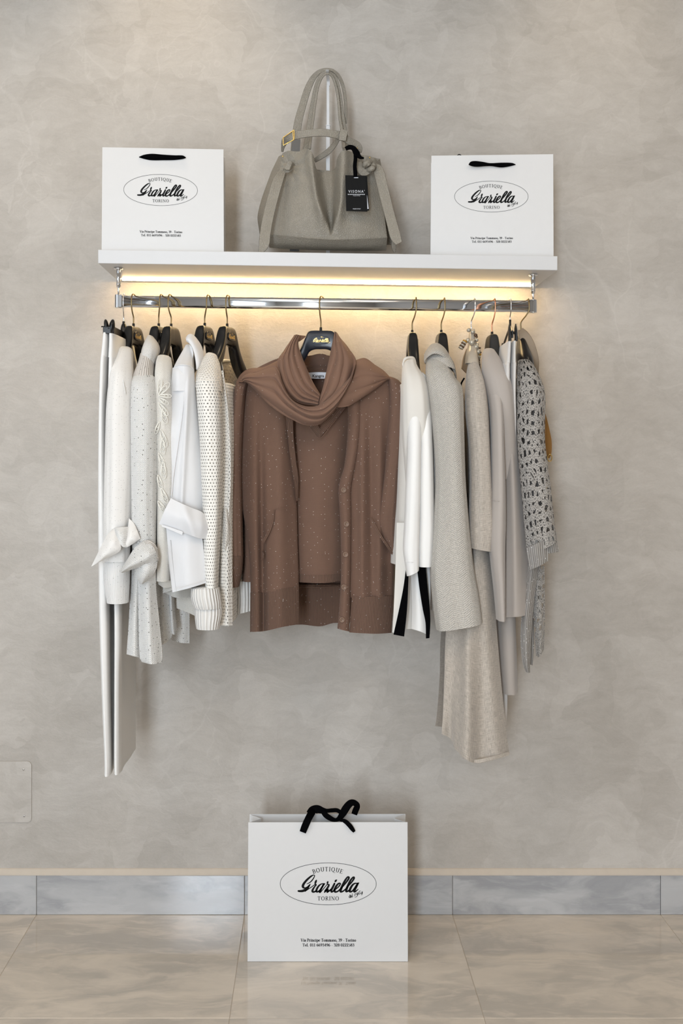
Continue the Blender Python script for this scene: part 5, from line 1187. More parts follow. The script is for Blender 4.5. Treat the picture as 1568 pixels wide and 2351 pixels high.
tube('sleeve', [(980, 824, 1028, 838, -.375, .035), (979, 856, 1044, 868, -.40, .048), (984, 905, 1060, 895, -.415, .054), (994, 980, 1064, 980, -.425, .055), (1001, 1090, 1068, 1090, -.43, .055), (997, 1200, 1077, 1200, -.43, .055), (990, 1310, 1088, 1300, -.43, .055), (996, 1390, 1100, 1370, -.43, .052), (1003, 1446, 1107, 1428, -.43, .048)], M['boucle'], g, nseg=64, per=7, fold=folds(.004, 1.7, 73, .3, 1.2), top=.5)

# ---- G10 linen jacket over long linen dress, pearls
hg = root('coat_hanger', 'pale beige rounded hanger on a chrome hook, draped with the pearl necklace', 'hanger', W(1083, 760, RY), 'coat hangers on the rail')
hook(hg, 1082, 752, 1089, M['chrome'], r=.0018)
tube('hanger_body', [(1078, 756, 1090, 756, -.25, .012), (1076, 775, 1091, 776, -.26, .02), (1074, 795, 1093, 797, -.275, .028), (1070, 815, 1097, 820, -.31, .035), (1068, 835, 1100, 838, -.34, .03)], M['woodbeige'], hg, nseg=32, per=6, sup=2.6)
sheet('far_arm', [[(1072, 800, -.22), (1065, 820, -.2), (1061, 845, -.17)], [(1078, 800, -.22), (1078, 830, -.2), (1076, 860, -.17)]], M['tan'], hg, ns=4, nt=12, th=.02)
g = garment('linen_jacket', 'short-sleeved natural linen jacket under the pearl necklace', 'jacket', 1100, 1272)
tube('body', deep((900, 1080, 1112, -.36, -.09, .0), (1050, 1084, 1118, -.37, -.09, .0), (1230, 1085, 1124, -.37, -.10, .0)), M['linen'], g, nseg=44, per=6, sup=2.8)
tube('sleeve', [(1077, 830, 1096, 830, -.34, .02), (1073, 848, 1103, 852, -.37, .036), (1070, 880, 1112, 880, -.395, .046), (1069, 940, 1120, 940, -.41, .05), (1076, 1010, 1124, 1010, -.415, .05), (1079, 1090, 1128, 1090, -.42, .048), (1078, 1170, 1133, 1160, -.42, .046), (1077, 1225, 1137, 1212, -.42, .044), (1078, 1257, 1131, 1266, -.42, .038)], M['linen'], g, nseg=60, per=7, fold=folds(.003, 2.0, 83, .3, 1.3), top=.5)
wire('front_tie', [W(1066, 868, -.33), W(1060, 878, -.33), W(1058, 885, -.32)], .0022, M['velvet'], g)
g = garment('linen_dress', 'long natural linen dress flaring below the coat, with scalloped hem', 'dress', 1085, 1750)
def dressf(px, py, s, t):
    k = t ** .8
    return .030 * math.sin(PI * s) + k * (.014 * math.sin(s * 15 + 1.0) + .008 * noise.noise(Vector((s * 6, t * 2, 8))))
sheet('skirt_front', [[(1075, 1240, -.36), (1045, 1330, -.37), (1025, 1440, -.375), (1020, 1560, -.38), (1017, 1640, -.38), (1014, 1685, -.38)], [(1080, 1240, -.365), (1060, 1330, -.375), (1044, 1440, -.38), (1036, 1580, -.385), (1034, 1660, -.375), (1034, 1696, -.37)], [(1088, 1240, -.37), (1074, 1330, -.38), (1060, 1440, -.39), (1052, 1580, -.405), (1047, 1690, -.412), (1046, 1722, -.412)], [(1106, 1240, -.38), (1108, 1340, -.40), (1105, 1450, -.41), (1100, 1600, -.415), (1094, 1710, -.415), (1090, 1752, -.415)], [(1122, 1240, -.37), (1133, 1340, -.385), (1141, 1450, -.39), (1153, 1590, -.40), (1165, 1700, -.40), (1170, 1734, -.40)]], M['linen'], g, ns=60, nt=70, fn=dressf, th=.003)
sheet('skirt_back', [[(1070, 1240, -.28), (1040, 1340, -.26), (1014, 1440, -.25), (1009, 1560, -.24), (1003, 1640, -.24), (999, 1667, -.24)], [(1085, 1240, -.2), (1060, 1400, -.18), (1045, 1560, -.17), (1040, 1672, -.16)], [(1105, 1240, -.16), (1100, 1400, -.13), (1095, 1560, -.12), (1092, 1680, -.11)], [(1122, 1240, -.28), (1137, 1400, -.26), (1146, 1560, -.25), (1158, 1680, -.25)]], M['linen'], g, ns=40, nt=50, fn=lambda px, py, s, t: .01 * t * math.sin(s * 14), th=.003)
sheet('hem_band', [[(1060, 1735, -.434), (1090, 1744, -.444), (1130, 1737, -.444), (1168, 1726, -.410)], [(1060, 1741, -.435), (1090, 1751.5, -.445), (1130, 1745, -.445), (1170, 1734, -.411)]], M['linen'], g, ns=3, nt=30, th=.003)
g = root('pearl_necklace', 'string of champagne pearls with amber and dark beads looped on the beige hanger', 'necklace', W(1085, 790, -.29))
Z7 = lambda x, y: (1000 + x / 5.407, 640 + y / 5.407)
for x, y, r, dy, k in ((412, 637, 27, -.275, 'pearl'), (460, 660, 25, -.283, 'pearl'), (400, 764, 29, -.298, 'pearl'), (450, 789, 36, -.306, 'pearl'), (510, 759, 22, -.29, 'pearl'), (512, 812, 20, -.292, 'pearl'), (503, 845, 33, -.30, 'pearl'), (527, 908, 33, -.30, 'pearl'), (527, 976, 31, -.30, 'pearl'), (548, 860, 14, -.29, 'dark_bead'), (497, 700, 23, -.285, 'dark_bead'), (512, 722, 14, -.285, 'dark_bead'), (485, 888, 16, -.29, 'amber_bead'), (508, 942, 16, -.288, 'amber_bead'), (552, 940, 15, -.288, 'amber_bead'), (558, 915, 12, -.286, 'dark_bead'), (540, 1012, 12, -.30, 'dark_bead'), (541, 1038, 10, -.302, 'dark_bead'), (544, 1062, 11, -.304, 'dark_bead'), (547, 1085, 9, -.306, 'dark_bead'), (551, 1106, 10, -.308, 'dark_bead')):
    V, Fc = ball(W(*Z7(x, y), dy), r / 5.407 * .00116 * 1.02, 20, 12)
    mk(k, V, Fc, M[{'pearl': 'pearl', 'dark_bead': 'darkbead', 'amber_bead': 'amber'}[k]], g)
P = [(W(*Z7(x, y), dy)) for x, y, dy in ((412, 637, -.275), (460, 660, -.283), (497, 700, -.285), (510, 759, -.29), (503, 845, -.30), (527, 908, -.30), (527, 976, -.30), (540, 1012, -.30), (551, 1106, -.308))]
wire('cord', P, .0007, M['darkbead'], g, seg=6)
wire('cord', [W(*Z7(510, 759), -.29), W(*Z7(450, 789), -.306), W(*Z7(400, 764), -.298), W(*Z7(352, 775), -.30), W(*Z7(318, 850), -.30)], .0007, M['darkbead'], g, seg=6)
a, b = W(*Z7(368, 770), -.302), W(*Z7(308, 868), -.304)
for k, (m_, r_) in enumerate((('amber', 30), ('pearl', 31), ('darkbead', 32), ('pearl', 33), ('darkbead', 33), ('pearl', 32))):
    p, q = a + (b - a) * (k / 6), a + (b - a) * ((k + .9) / 6)
    V, Fc = cylgeo(p, q, r_ / 5.407 * .00116, seg=22); mk('ring_bead', V, Fc, M[m_], g)

# ---- G11 taupe jacket over long taupe dress
hanger(1129.5, 762, 0, 'matt black hanger on a copper hook in the taupe jacket', plain('matt_black_rubber', (.018, .017, .016), .65, bump=.05), badge=False, hookmat=M['copper'], tx=1135)
g = garment('taupe_jacket', 'smooth taupe collarless jacket hung on the copper-hooked hanger', 'jacket', 1170, 1423)
tube('body', deep((880, 1128, 1172, -.37, -.09, .0), (1000, 1140, 1182, -.38, -.09, .0), (1200, 1146, 1204, -.39, -.09, .0), (1410, 1142, 1221, -.39, -.10, .0)), M['taupe'], g, nseg=52, per=6, sup=2.8, fold=folds(.005, 2.0, 91))
tube('shoulder', [(1111, 803, 1134, 803, -.34, .02), (1108, 816, 1146, 822, -.36, .034), (1107, 850, 1164, 856, -.39, .046), (1112, 885, 1174, 885, -.40, .052), (1122, 940, 1180, 935, -.40, .050), (1130, 1010, 1184, 1000, -.39, .045), (1132, 1100, 1190, 1100, -.38, .035)], M['taupe'], g, nseg=56, per=6, fold=folds(.0025, 1.8, 92), top=.5)
tube('sleeve', [(1116, 860, 1148, 855, -.385, .03), (1119, 900, 1152, 895, -.405, .038), (1125, 950, 1154, 950, -.42, .045), (1128, 1020, 1155, 1020, -.435, .045), (1127, 1120, 1159, 1120, -.435, .044), (1124, 1200, 1160, 1200, -.435, .042), (1124, 1260, 1159, 1260, -.435, .04), (1134, 1350, 1159, 1350, -.435, .038), (1141, 1423, 1159, 1423, -.435, .034)], M['taupe'], g, nseg=48, per=7, fold=folds(.002, 2, 93), top=.8)
stitchline('shoulder_seam', [(1147, 830, -.407), (1152, 860, -.437), (1154, 900, -.449), (1154, 960, -.452)], M['taupe'], g, .0005)
sheet('front_flap', [[(1150, 860, -.34), (1155, 960, -.385), (1160, 1100, -.41), (1162, 1250, -.415), (1160, 1417, -.415)], [(1162, 866, -.36), (1170, 960, -.41), (1180, 1100, -.43), (1186, 1250, -.435), (1190, 1416, -.435)], [(1170, 880, -.35), (1182, 960, -.38), (1196, 1100, -.39), (1210, 1250, -.39), (1222.5, 1409, -.39)]], M['taupe'], g, ns=24, nt=50, fn=vf(.005, 22, 500, 9), th=.004)
stitchline('elbow_seam', [(1128, 1148, -.455), (1143, 1151, -.480), (1159, 1147, -.455)], M['taupe'], g, .0005)
g = garment('taupe_dress', 'long straight taupe dress showing below the taupe jacket', 'dress', 1172, 1595)
tube('skirt', deep((1380, 1146, 1194, -.37, -.12, .0), (1450, 1148, 1194, -.37, -.12, .0), (1520, 1150, 1196, -.37, -.12, .0), (1596, 1152, 1197, -.37, -.12, .0)), M['taupe'], g, nseg=44, per=6, sup=2.8, fold=folds(.003, 2.0, 95))

# ---- G12 light grey trousers on a clip hanger
ch = root('clip_hanger', 'black clip hanger on a thin chrome hook holding light grey trousers, on the right', 'hanger', W(1171, 745, RY), 'clip hangers')
hook(ch, 1171, 738, 1171, M['chrome'], r=.0014)
def spear(px0, py0, px1, y, parent):
    tube('clip', T((744, px0 - 1, px0 + 1, y, .006), (755, px0 - 3, px0 + 3, y, .009), (772, px1 - 3.5, px1 + 3.5, y, .010), (783, px1 - 3.5, px1 + 3.5, y, .009)), M['plastic'], parent, nseg=20, per=4, hem=False, sup=2.4)
spear(1169.3, 743, 1170.3, -.43, ch); spear(1183.6, 743, 1184.5, -.43, ch)
wire('clip_spring', [W(1172, 764, -.432), W(1183, 764, -.432)], .0035, M['plastic'], ch)
wire('clip_spring', [W(1176.5, 759, -.436), W(1176.5, 776, -.436)], .0022, M['plastic'], ch)
spear_b = tube('clip', T((788, 1152, 1154, -.10, .006), (797, 1150.5, 1156, -.10, .009), (806, 1151, 1157, -.10, .009)), M['plastic'], ch, nseg=20, per=4, hem=False)
wire('clip_bar', [W(1176, 768, -.41), W(1171, 752, RY), W(1154, 798, -.10)], .003, M['plastic'], ch)
V, Fc = cylgeo(W(1171, 752, RY), W(1171, 734, RY), .0030, seg=14); mk('collar', V, Fc, M['plastic'], ch)
g = garment('trousers', 'light grey trousers clipped on the right, between the taupe jacket and the crochet cardigan', 'trousers', 1170, 1675)
tube('waist_panel', deep((783, 1165.5, 1176.5, -.44, -.14, .010), (800, 1163, 1176.8, -.44, -.14, .008), (833, 1160, 1175.6, -.44, -.14, .006)), M['grey'], g, nseg=36, per=6, sup=3.4, hem=False)
tube('waist_panel', deep((782, 1177, 1188, -.44, -.14, .010), (800, 1177, 1187, -.44, -.14, .008), (833, 1176, 1188, -.44, -.14, .006)), M['grey'], g, nseg=36, per=6, sup=3.4, hem=False)
tube('leg', deep((832, 1158, 1176, -.442, -.14, .004), (900, 1156, 1176, -.44, -.14, .004), (1000, 1158, 1172, -.42, -.14, 0), (1300, 1158, 1172, -.36, -.14, 0), (1600, 1152, 1170, -.33, -.16, 0), (1676, 1153, 1164, -.33, -.16, 0)), M['ivory'] if False else M['grey'], g, nseg=40, per=7, sup=3.0)
tube('leg', deep((832, 1175.5, 1190, -.442, -.14, .004), (900, 1176, 1188, -.44, -.14, .004), (1000, 1177, 1189, -.42, -.14, 0), (1300, 1172, 1185, -.36, -.14, 0), (1560, 1165, 1176, -.33, -.16, 0)), M['grey'], g, nseg=40, per=7, sup=3.0)

# ---- G13 crochet cardigan and belt
hg = root('coat_hanger', 'dark hanger on a brass hook behind the tan belt, last at the right', 'hanger', W(1197, 757, RY), 'coat hangers on the rail')
hook(hg, 1196, 754, 1212, M['brass'], r=.0019)
tube('hanger_body', [(1193, 762, 1199, 762, -.24, .010), (1189, 775, 1203, 775, -.25, .022), (1187, 800, 1212, 800, -.27, .04), (1187, 824, 1221, 824, -.30, .05), (1190, 850, 1226, 850, -.33, .04)], M['plastic'], hg, nseg=32, per=6)
g = garment('crochet_cardigan', 'silver-grey crochet cardigan with large holes, last garment on the right', 'cardigan', 1235, 1545)
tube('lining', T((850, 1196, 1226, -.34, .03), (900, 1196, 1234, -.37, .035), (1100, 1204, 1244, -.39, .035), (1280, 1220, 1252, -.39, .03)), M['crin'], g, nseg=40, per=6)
tube('sleeve', [(1190, 828, 1214, 828, -.35, .03), (1187, 850, 1226, 846, -.375, .044), (1186, 880, 1240, 876, -.395, .052), (1186, 920, 1248, 910, -.405, .055), (1187, 1000, 1247, 1000, -.41, .055), (1191, 1060, 1252, 1050, -.415, .055), (1198, 1140, 1262, 1120, -.42, .055), (1205, 1220, 1270, 1190, -.42, .052), (1210, 1270, 1276, 1240, -.42, .05)], M['croch'], g, nseg=72, per=8, fold=folds(.004, 2.2, 103, .3, 1.2), top=.4)
sheet('sleeve_hem', [[(1209, 1258, -.45), (1213, 1285, -.45), (1217, 1308, -.45)], [(1232, 1248, -.475), (1234, 1275, -.475), (1238, 1300, -.475)], [(1257, 1236, -.46), (1258, 1262, -.46), (1258, 1288, -.46)]], M['crib'], g, ns=20, nt=20, th=.005, fn=vf(.003, 6, 200, 7))
sheet('sleeve_hem', [[(1255, 1230, -.445), (1257, 1250, -.445), (1260, 1271, -.445)], [(1268, 1225, -.445), (1270, 1248, -.445), (1272, 1269, -.445)], [(1277, 1220, -.43), (1280, 1245, -.43), (1283, 1267, -.43)]], M['crib'], g, ns=14, nt=16, th=.005, fn=vf(.003, 5, 200, 8))
tube('body', deep((900, 1196, 1240, -.36, -.09, -.01), (1100, 1204, 1246, -.37, -.09, -.01), (1300, 1214, 1250, -.38, -.09, -.01), (1420, 1216, 1252, -.38, -.10, -.01)), M['croch'], g, nseg=60, per=7, sup=2.6, fold=folds(.004, 2.2, 106))
sheet('hem_tail', [[(1214, 1295, -.40), (1200, 1400, -.40), (1196, 1470, -.40), (1201, 1525, -.40), (1208, 1543, -.40)], [(1224, 1295, -.415), (1210, 1400, -.42), (1207, 1470, -.42), (1210, 1528, -.42), (1213, 1545, -.42)], [(1236, 1295, -.40), (1224, 1400, -.40), (1219, 1470, -.40), (1217, 1530, -.40), (1217, 1544, -.40)]], M['crib'], g, ns=20, nt=60, th=.006, fn=vf(.003, 7, 200, 11))
sheet('hem_tail', [[(1222, 1300, -.37), (1224, 1380, -.37), (1228, 1450, -.37), (1232, 1511, -.37)], [(1236, 1300, -.38), (1238, 1380, -.385), (1240, 1450, -.385), (1240, 1506, -.385)], [(1250, 1300, -.37), (1251, 1380, -.37), (1251, 1440, -.37), (1249, 1492, -.37)]], M['croch'], g, ns=20, nt=50, th=.005, fn=vf(.003, 7, 200, 12))
sheet('hem_tail', [[(1207, 1400, -.33), (1210, 1470, -.33), (1216, 1525, -.33)], [(1225, 1400, -.33), (1226, 1470, -.33), (1223, 1528, -.33)]], M['crib'], g, ns=12, nt=30, th=.006)
g = root('leather_belt', 'tan leather belt with zigzag edge and cognac lining, hung behind the crochet cardigan', 'belt', W(1240, 900, -.2))
bp = [(1196, 752, -.245, 8), (1201, 763, -.24, 14), (1209, 785, -.235, 15), (1218, 810, -.23, 16), (1225, 840, -.225, 15), (1229, 870, -.22, 14), (1232, 920, -.215, 13), (1240, 960, -.21, 16)]
bp = [(1195, 756, -.268, 12), (1201, 768, -.275, 23), (1211, 785, -.28, 26), (1220, 806, -.285, 24), (1227, 830, -.285, 20), (1229, 860, -.27, 15), (1236, 900, -.24, 15), (1242, 940, -.235, 16)]
ribbon('belt_strap', bp, M['tan'], g, th=.004, n=50)
ribbon('belt_lining', [(1243, 935, -.22, 8), (1248, 960, -.22, 14), (1252, 990, -.22, 20), (1256, 1015, -.22, 21), (1258, 1040, -.22, 16), (1258, 1052, -.22, 8)], M['cognac'], g, th=.004, n=40)
wire('belt_ring', [W(1262 + 5 * math.cos(t), 1051 + 8 * math.sin(t), -.222 + .006 * math.sin(t)) for t in [2 * PI * k / 12 for k in range(12)]], .0014, M['gold'], g, n=60, closed=True)
gq = []
L = cr([tuple(map(float, p)) for p in bp], 70)
for i, p in enumerate(L[:-1]):
    q = L[i + 1]; dx, dy = q[0] - p[0], q[1] - p[1]; l = math.hypot(dx, dy)
    for sd in (1, -1):
        c0 = W(p[0] + dy / l * p[3] / 2 * sd, p[1] - dx / l * p[3] / 2 * sd, p[2] - .0005)
        gq.append(ball(c0, .0011, 6, 4))
V, Fc = join(gq); mk('pinked_edge', V, Fc, M['tan'], g)['kind'] = 'stuff'
# ================================================================ centre: brown cardigan set and scarf
hanger(736.5, 752, 90, 'navy-black front-facing hanger with gold oval badge, centre of the rail', plain('navy_black_plastic', (.010, .014, .024), .28, bump=.02), tx=739, blockw=1.0)
g = garment('brown_cardigan', 'brown glitter-knit buttoned cardigan with pockets and ribbed hem, centre of the rail', 'cardigan', 735, 1450)
BR, RB = M['brown'], M['brownrib']
# back of the cardigan
sheet('back_panel', [[(556, 870, -.20), (566, 1000, -.15), (575, 1200, -.13), (580, 1345, -.13)], [(640, 832, -.17), (650, 1000, -.11), (655, 1200, -.10), (655, 1345, -.10)], [(735, 815, -.16), (735, 1000, -.10), (735, 1200, -.09), (735, 1345, -.09)], [(820, 832, -.17), (820, 1000, -.11), (820, 1200, -.10), (820, 1345, -.10)], [(922, 880, -.20), (915, 1000, -.15), (905, 1200, -.13), (900, 1345, -.13)]], BR, g, ns=50, nt=40, th=.004)
sheet('back_rib_hem', [[(580, 1342, -.135), (580, 1440, -.135)], [(690, 1342, -.118), (690, 1434, -.118)], [(735, 1342, -.116), (735, 1438, -.116)], [(771, 1342, -.12), (771, 1430, -.12)], [(900, 1342, -.135), (900, 1440, -.135)]], RB, g, ns=60, nt=12, th=.005)
stitchline('back_seam', [(686, 1347, -.14), (735, 1348, -.14), (780, 1346, -.14)], RB, g, .0016)
# sleeves
tube('sleeve', [(545, 872, 576, 866, -.26, .03), (538, 900, 566, 898, -.275, .038), (532, 960, 560, 960, -.28, .042), (528, 1050, 556, 1050, -.285, .042), (524, 1160, 556, 1160, -.29, .04), (522, 1277, 558, 1277, -.29, .036)], BR, g, nseg=48, per=8, fold=folds(.003, 2, 120), top=.5)
tube('sleeve_cuff', T((1274, 521, 558.5, -.29, .038), (1310, 521, 556, -.29, .038), (1346, 522, 549, -.29, .034)), RB, g, nseg=48, per=5, top=.1)
tube('lower_side', T((1120, 557, 585, -.22, .04), (1250, 559, 590, -.22, .045), (1332, 556, 590, -.22, .045)), BR, g, nseg=36, per=6)
# left front
def lf(px, py, s, t):
    e = min(1, max(0, (py - 880) / 120))
    f = .026 * math.exp(-((px - (601 + (py - 1200) * .01)) / 8) ** 2) * min(1, max(0, (py - 950) / 300)) * -1
    f += .010 * math.exp(-((px - (581 + (py - 1000) * .02)) / 14) ** 2) * e + .010 * math.exp(-((px - 642) / 20) ** 2) * e
    return f + .028 * math.sin(PI * s) ** .6 + .003 * noise.noise(Vector((px / 22, py / 260, 2)))
Lx = [[(556, 872, -.25), (557, 930, -.265), (553, 1000, -.27), (551, 1080, -.275), (556, 1160, -.28), (568, 1240, -.285), (574, 1300, -.285), (575, 1364, -.285)],
      [(585, 848, -.25), (590, 930, -.28), (590, 1000, -.285), (590, 1080, -.29), (592, 1160, -.29), (600, 1240, -.29), (604, 1300, -.29), (605, 1362, -.29)],
      [(620, 830, -.25), (632, 930, -.285), (634, 1000, -.29), (636, 1080, -.295), (640, 1160, -.295), (642, 1240, -.295), (644, 1300, -.295), (645, 1355, -.295)],
      [(645, 820, -.25), (660, 930, -.28), (668, 1000, -.285), (677, 1080, -.285), (681, 1160, -.285), (683, 1240, -.285), (685, 1300, -.285), (686, 1349, -.285)]]
sheet('left_front', Lx, BR, g, ns=60, nt=90, fn=lf, th=.004)
def lfr(px, py, s, t):
    return -.026 * math.exp(-((px - 604.5) / 7) ** 2) + .010 * math.exp(-((px - 583) / 14) ** 2) + .010 * math.exp(-((px - 642) / 20) ** 2) + .028 * math.sin(PI * s) ** .6 + .0015
sheet('left_rib_hem', [[(574.5, 1361, -.285), (574, 1451, -.285)], [(605, 1360, -.29), (607, 1449, -.29)], [(645, 1352, -.295), (646, 1440, -.295)], [(686, 1346, -.285), (687, 1433, -.285)]], RB, g, ns=70, nt=14, fn=lfr, th=.005)
sheet('pocket_edge', [[(627, 1170, -.334), (623, 1195, -.334), (613, 1222, -.332), (602, 1243, -.322)], [(631, 1171, -.334), (628, 1198, -.334), (618, 1226, -.332), (606, 1247, -.322)]], RB, g, ns=3, nt=24, th=.003)
stitchline('pocket_seam', [(632, 1168, -.3335), (655, 1167, -.334), (680, 1166, -.313)], RB, g, .0007)
sheet('pocket_slit', [[(601, 1264, -.315), (606, 1270, -.318), (606, 1280, -.318), (600, 1285, -.315)], [(600, 1262, -.31), (602, 1272, -.31), (602, 1280, -.31), (598, 1286, -.31)]], RB, g, ns=3, nt=10, th=.003)
sheet('left_placket', [[(655, 940, -.312), (661, 1000, -.315), (668, 1060, -.315), (676, 1110, -.312), (680, 1150, -.306)], [(672, 940, -.305), (674, 1000, -.307), (680, 1060, -.306), (685, 1100, -.302), (684, 1150, -.30)]], RB, g, ns=6, nt=30, th=.004)
# inner V-neck sweater
def swf(px, py, s, t): return .026 * math.sin(PI * s) + .006 * noise.noise(Vector((px / 40, py / 300, 14)))
g2 = garment('vneck_sweater', 'brown glitter-knit V-neck sweater worn inside the open brown cardigan', 'sweater', 735, 1335)
sheet('front', [[(640, 900, -.22), (645, 1000, -.235), (655, 1100, -.24), (665, 1250, -.245), (668, 1320, -.245)], [(700, 905, -.225), (700, 1000, -.25), (705, 1100, -.255), (706, 1250, -.26), (707, 1322, -.26)], [(760, 905, -.225), (760, 1000, -.25), (758, 1100, -.255), (752, 1250, -.26), (752, 1322, -.26)], [(830, 880, -.22), (818, 1000, -.235), (806, 1100, -.24), (802, 1250, -.245), (800, 1318, -.245)]], BR, g2, ns=44, nt=60, fn=swf, th=.004)
sheet('rib_hem', [[(668, 1318, -.247), (668, 1335, -.247)], [(707, 1320, -.262), (707, 1338, -.262)], [(752, 1320, -.262), (752, 1338, -.262)], [(800, 1316, -.247), (800, 1330, -.247)]], RB, g2, ns=50, nt=6, fn=swf, th=.005)
sheet('neck_rib', [[(705, 970, -.296), (720, 988, -.298), (734, 1005, -.299)], [(716, 958, -.296), (727, 972, -.298), (734.5, 984, -.299)]], RB, g2, ns=8, nt=20, th=.004)
sheet('neck_rib', [[(734, 1005, -.299), (760, 974, -.298), (792, 934, -.292)], [(734, 984, -.299), (748, 964, -.298), (766, 938, -.292)]], RB, g2, ns=8, nt=20, th=.004)
stitchline('neck_seam', [(703, 971, -.2985), (718, 990, -.3005), (734, 1006, -.3025), (762, 974, -.3005), (793, 935, -.2945)], BR, g2, .0011)
stitchline('neck_seam', [(734.5, 984, -.3025), (734, 995, -.303), (734, 1006, -.3025)], BR, g2, .0008)
sheet('back_neck', [[(690, 826, -.20), (735, 812, -.17), (772, 824, -.20)], [(696, 842, -.20), (735, 840, -.17), (768, 842, -.20)], [(700, 880, -.19), (735, 885, -.16), (766, 880, -.19)], [(705, 930, -.19), (735, 940, -.16), (762, 930, -.19)]], BR, g2, ns=30, nt=24, th=.004)
sheet('back_neck_rib', [[(695, 840, -.207), (735, 838, -.178), (770, 840, -.207)], [(699, 855, -.207), (735, 854, -.178), (767, 855, -.207)]], RB, g2, ns=6, nt=30, th=.004)
sheet('woven_label', [[(708, 855.5, -.196), (728, 854.5, -.184), (752, 855, -.190)], [(710, 869, -.196), (729, 869.5, -.184), (752, 869, -.190)]], M['label'], g2, ns=6, nt=16, th=.001)
sans('label_lettering', 'Kangra', 730.5, 866, 6.6, lambda x, y: W(x, y, -.1905 - .004 * abs(x - 729) / 20), M['ink'], g2, width=26, bold=.01)
# right front
def rf(px, py, s, t):
    f = .028 * math.sin(PI * (.12 + .88 * s)) ** .6 + .003 * noise.noise(Vector((px / 22, py / 260, 22)))
    e = min(1, max(0, (py - 900) / 150)) * (1 - sstep(1250, 1420, py) * .5)
    f += e * (.010 * math.exp(-((px - 832) / 9) ** 2) - .010 * math.exp(-((px - (850 + (py - 1000) * .01)) / 8) ** 2) + .010 * math.exp(-((px - 872) / 9) ** 2) - .006 * math.exp(-((px - 890) / 8) ** 2))
    return f
sheet('right_front', [[(800, 850, -.25), (803, 930, -.28), (806, 1000, -.285), (804, 1080, -.29), (803, 1180, -.29), (803, 1300, -.29), (805, 1372, -.29)],
      [(840, 850, -.25), (842, 930, -.28), (838, 1000, -.285), (832, 1080, -.29), (830, 1180, -.29), (832, 1300, -.29), (835, 1372, -.29)],
      [(885, 860, -.25), (890, 930, -.275), (885, 1000, -.28), (874, 1080, -.285), (868, 1180, -.285), (872, 1300, -.285), (872, 1372, -.285)],
      [(918, 880, -.25), (925, 940, -.265), (924, 1000, -.27), (915, 1080, -.275), (909, 1180, -.275), (904, 1300, -.275), (903, 1372, -.275)]], BR, g, ns=70, nt=90, fn=rf, th=.004)
sheet('right_rib_hem', [[(808, 1370, -.292), (802, 1452, -.292)], [(835, 1370, -.292), (832, 1454, -.292)], [(872, 1369, -.287), (868, 1455, -.287)], [(903.5, 1368, -.277), (899, 1453, -.277)]], RB, g, ns=60, nt=14, fn=lambda px, py, s, t: .028 * math.sin(PI * (.12 + .88 * s)) ** .6 + .002, th=.005)
sheet('pocket_edge', [[(849, 1190, -.326), (857, 1206, -.328), (872, 1232, -.328), (888, 1256, -.322), (904, 1278, -.306)], [(853, 1189, -.326), (861, 1203, -.328), (876, 1229, -.328), (891, 1252, -.322), (906, 1273, -.306)]], RB, g, ns=3, nt=24, th=.003)
tube('sleeve', [(888, 868, 924, 884, -.265, .034), (892, 910, 927, 910, -.28, .036), (886, 1000, 924, 1000, -.29, .038), (880, 1080, 915, 1080, -.295, .036), (872, 1150, 911, 1150, -.30, .032), (868, 1200, 908, 1200, -.30, .026), (884, 1245, 906, 1245, -.298, .02), (898, 1272, 905, 1272, -.29, .014)], BR, g, nseg=44, per=8, fold=folds(.003, 2, 130), top=.5, hem=False)
def plf(px, py, s, t): return .012 * math.sin(PI * s) ** .5
sheet('button_placket', [[(796, 900, -.30), (799, 960, -.30), (796, 1020, -.305), (790, 1070, -.31), (780, 1105, -.31), (777, 1130, -.31), (780, 1180, -.31), (783, 1290, -.31), (780, 1380, -.31), (774.5, 1443, -.31)], [(812, 900, -.305), (815, 960, -.308), (812, 1020, -.312), (806, 1070, -.316), (796, 1105, -.316), (791, 1130, -.316), (794, 1180, -.316), (795, 1290, -.316), (792, 1380, -.316), (788, 1447, -.316)], [(826, 900, -.30), (828, 960, -.305), (823, 1020, -.31), (815, 1070, -.313), (808, 1105, -.313), (805, 1130, -.313), (806, 1180, -.313), (805, 1290, -.313), (803, 1380, -.313), (802, 1450, -.313)]], BR, g, ns=18, nt=90, fn=plf, th=.004)
def button(px, py, y):
    c = W(px, py, y); k = 20; rr = .0072; V = []; Fc = []
    prof = [(1.0, .0), (1.0, -.0018), (.86, -.0026), (.68, -.0026), (.60, -.0016), (0.001, -.0016)]
    for r_, d in prof:
        for i in range(k): V.append(c + Vector((rr * r_ * math.cos(2 * PI * i / k), d, rr * r_ * math.sin(2 * PI * i / k))))
    for j in range(len(prof) - 1):
        for i in range(k): Fc.append([j * k + i, (j + 1) * k + i, (j + 1) * k + (i + 1) % k, j * k + (i + 1) % k])
    b = mk('button', V, Fc, M['button'], g)
    for dx in (-.0013, .0013):
        q = c + Vector((dx, -.00165, dx * .7)); VV, FF = cylgeo(q, q + Vector((0, -.0002, 0)), .0006, seg=8); mk('buttonhole', VV, FF, M['ink'], b)
M['button'] = plain('brown_horn', (.20, .125, .085), .35, bump=0)
for q in ((789, 1125), (795.5, 1203), (793.5, 1273), (790, 1348), (785.5, 1423)): button(*q, -.3285)

# ---- scarf
g = root('scarf', 'brown fine-knit scarf draped over the shoulders and neck of the brown cardigan', 'scarf', W(735, 970, -.36))
SM = M['scarf']
def pleat(n, amp, bulge, seed=0, ph=0.0):
    def f(px, py, s, t):
        w = noise.noise(Vector((t * 2.2 + seed, s * 1.5, seed))) * .09
        x = (s + w) * n + ph
        r = abs(math.sin(PI * x)) ** .55
        return bulge * math.sin(PI * min(1, max(0, s))) ** .6 + amp * (r - .5) * (.75 + .5 * noise.noise(Vector((t * 3, s * 3, seed + 9))))
    return f
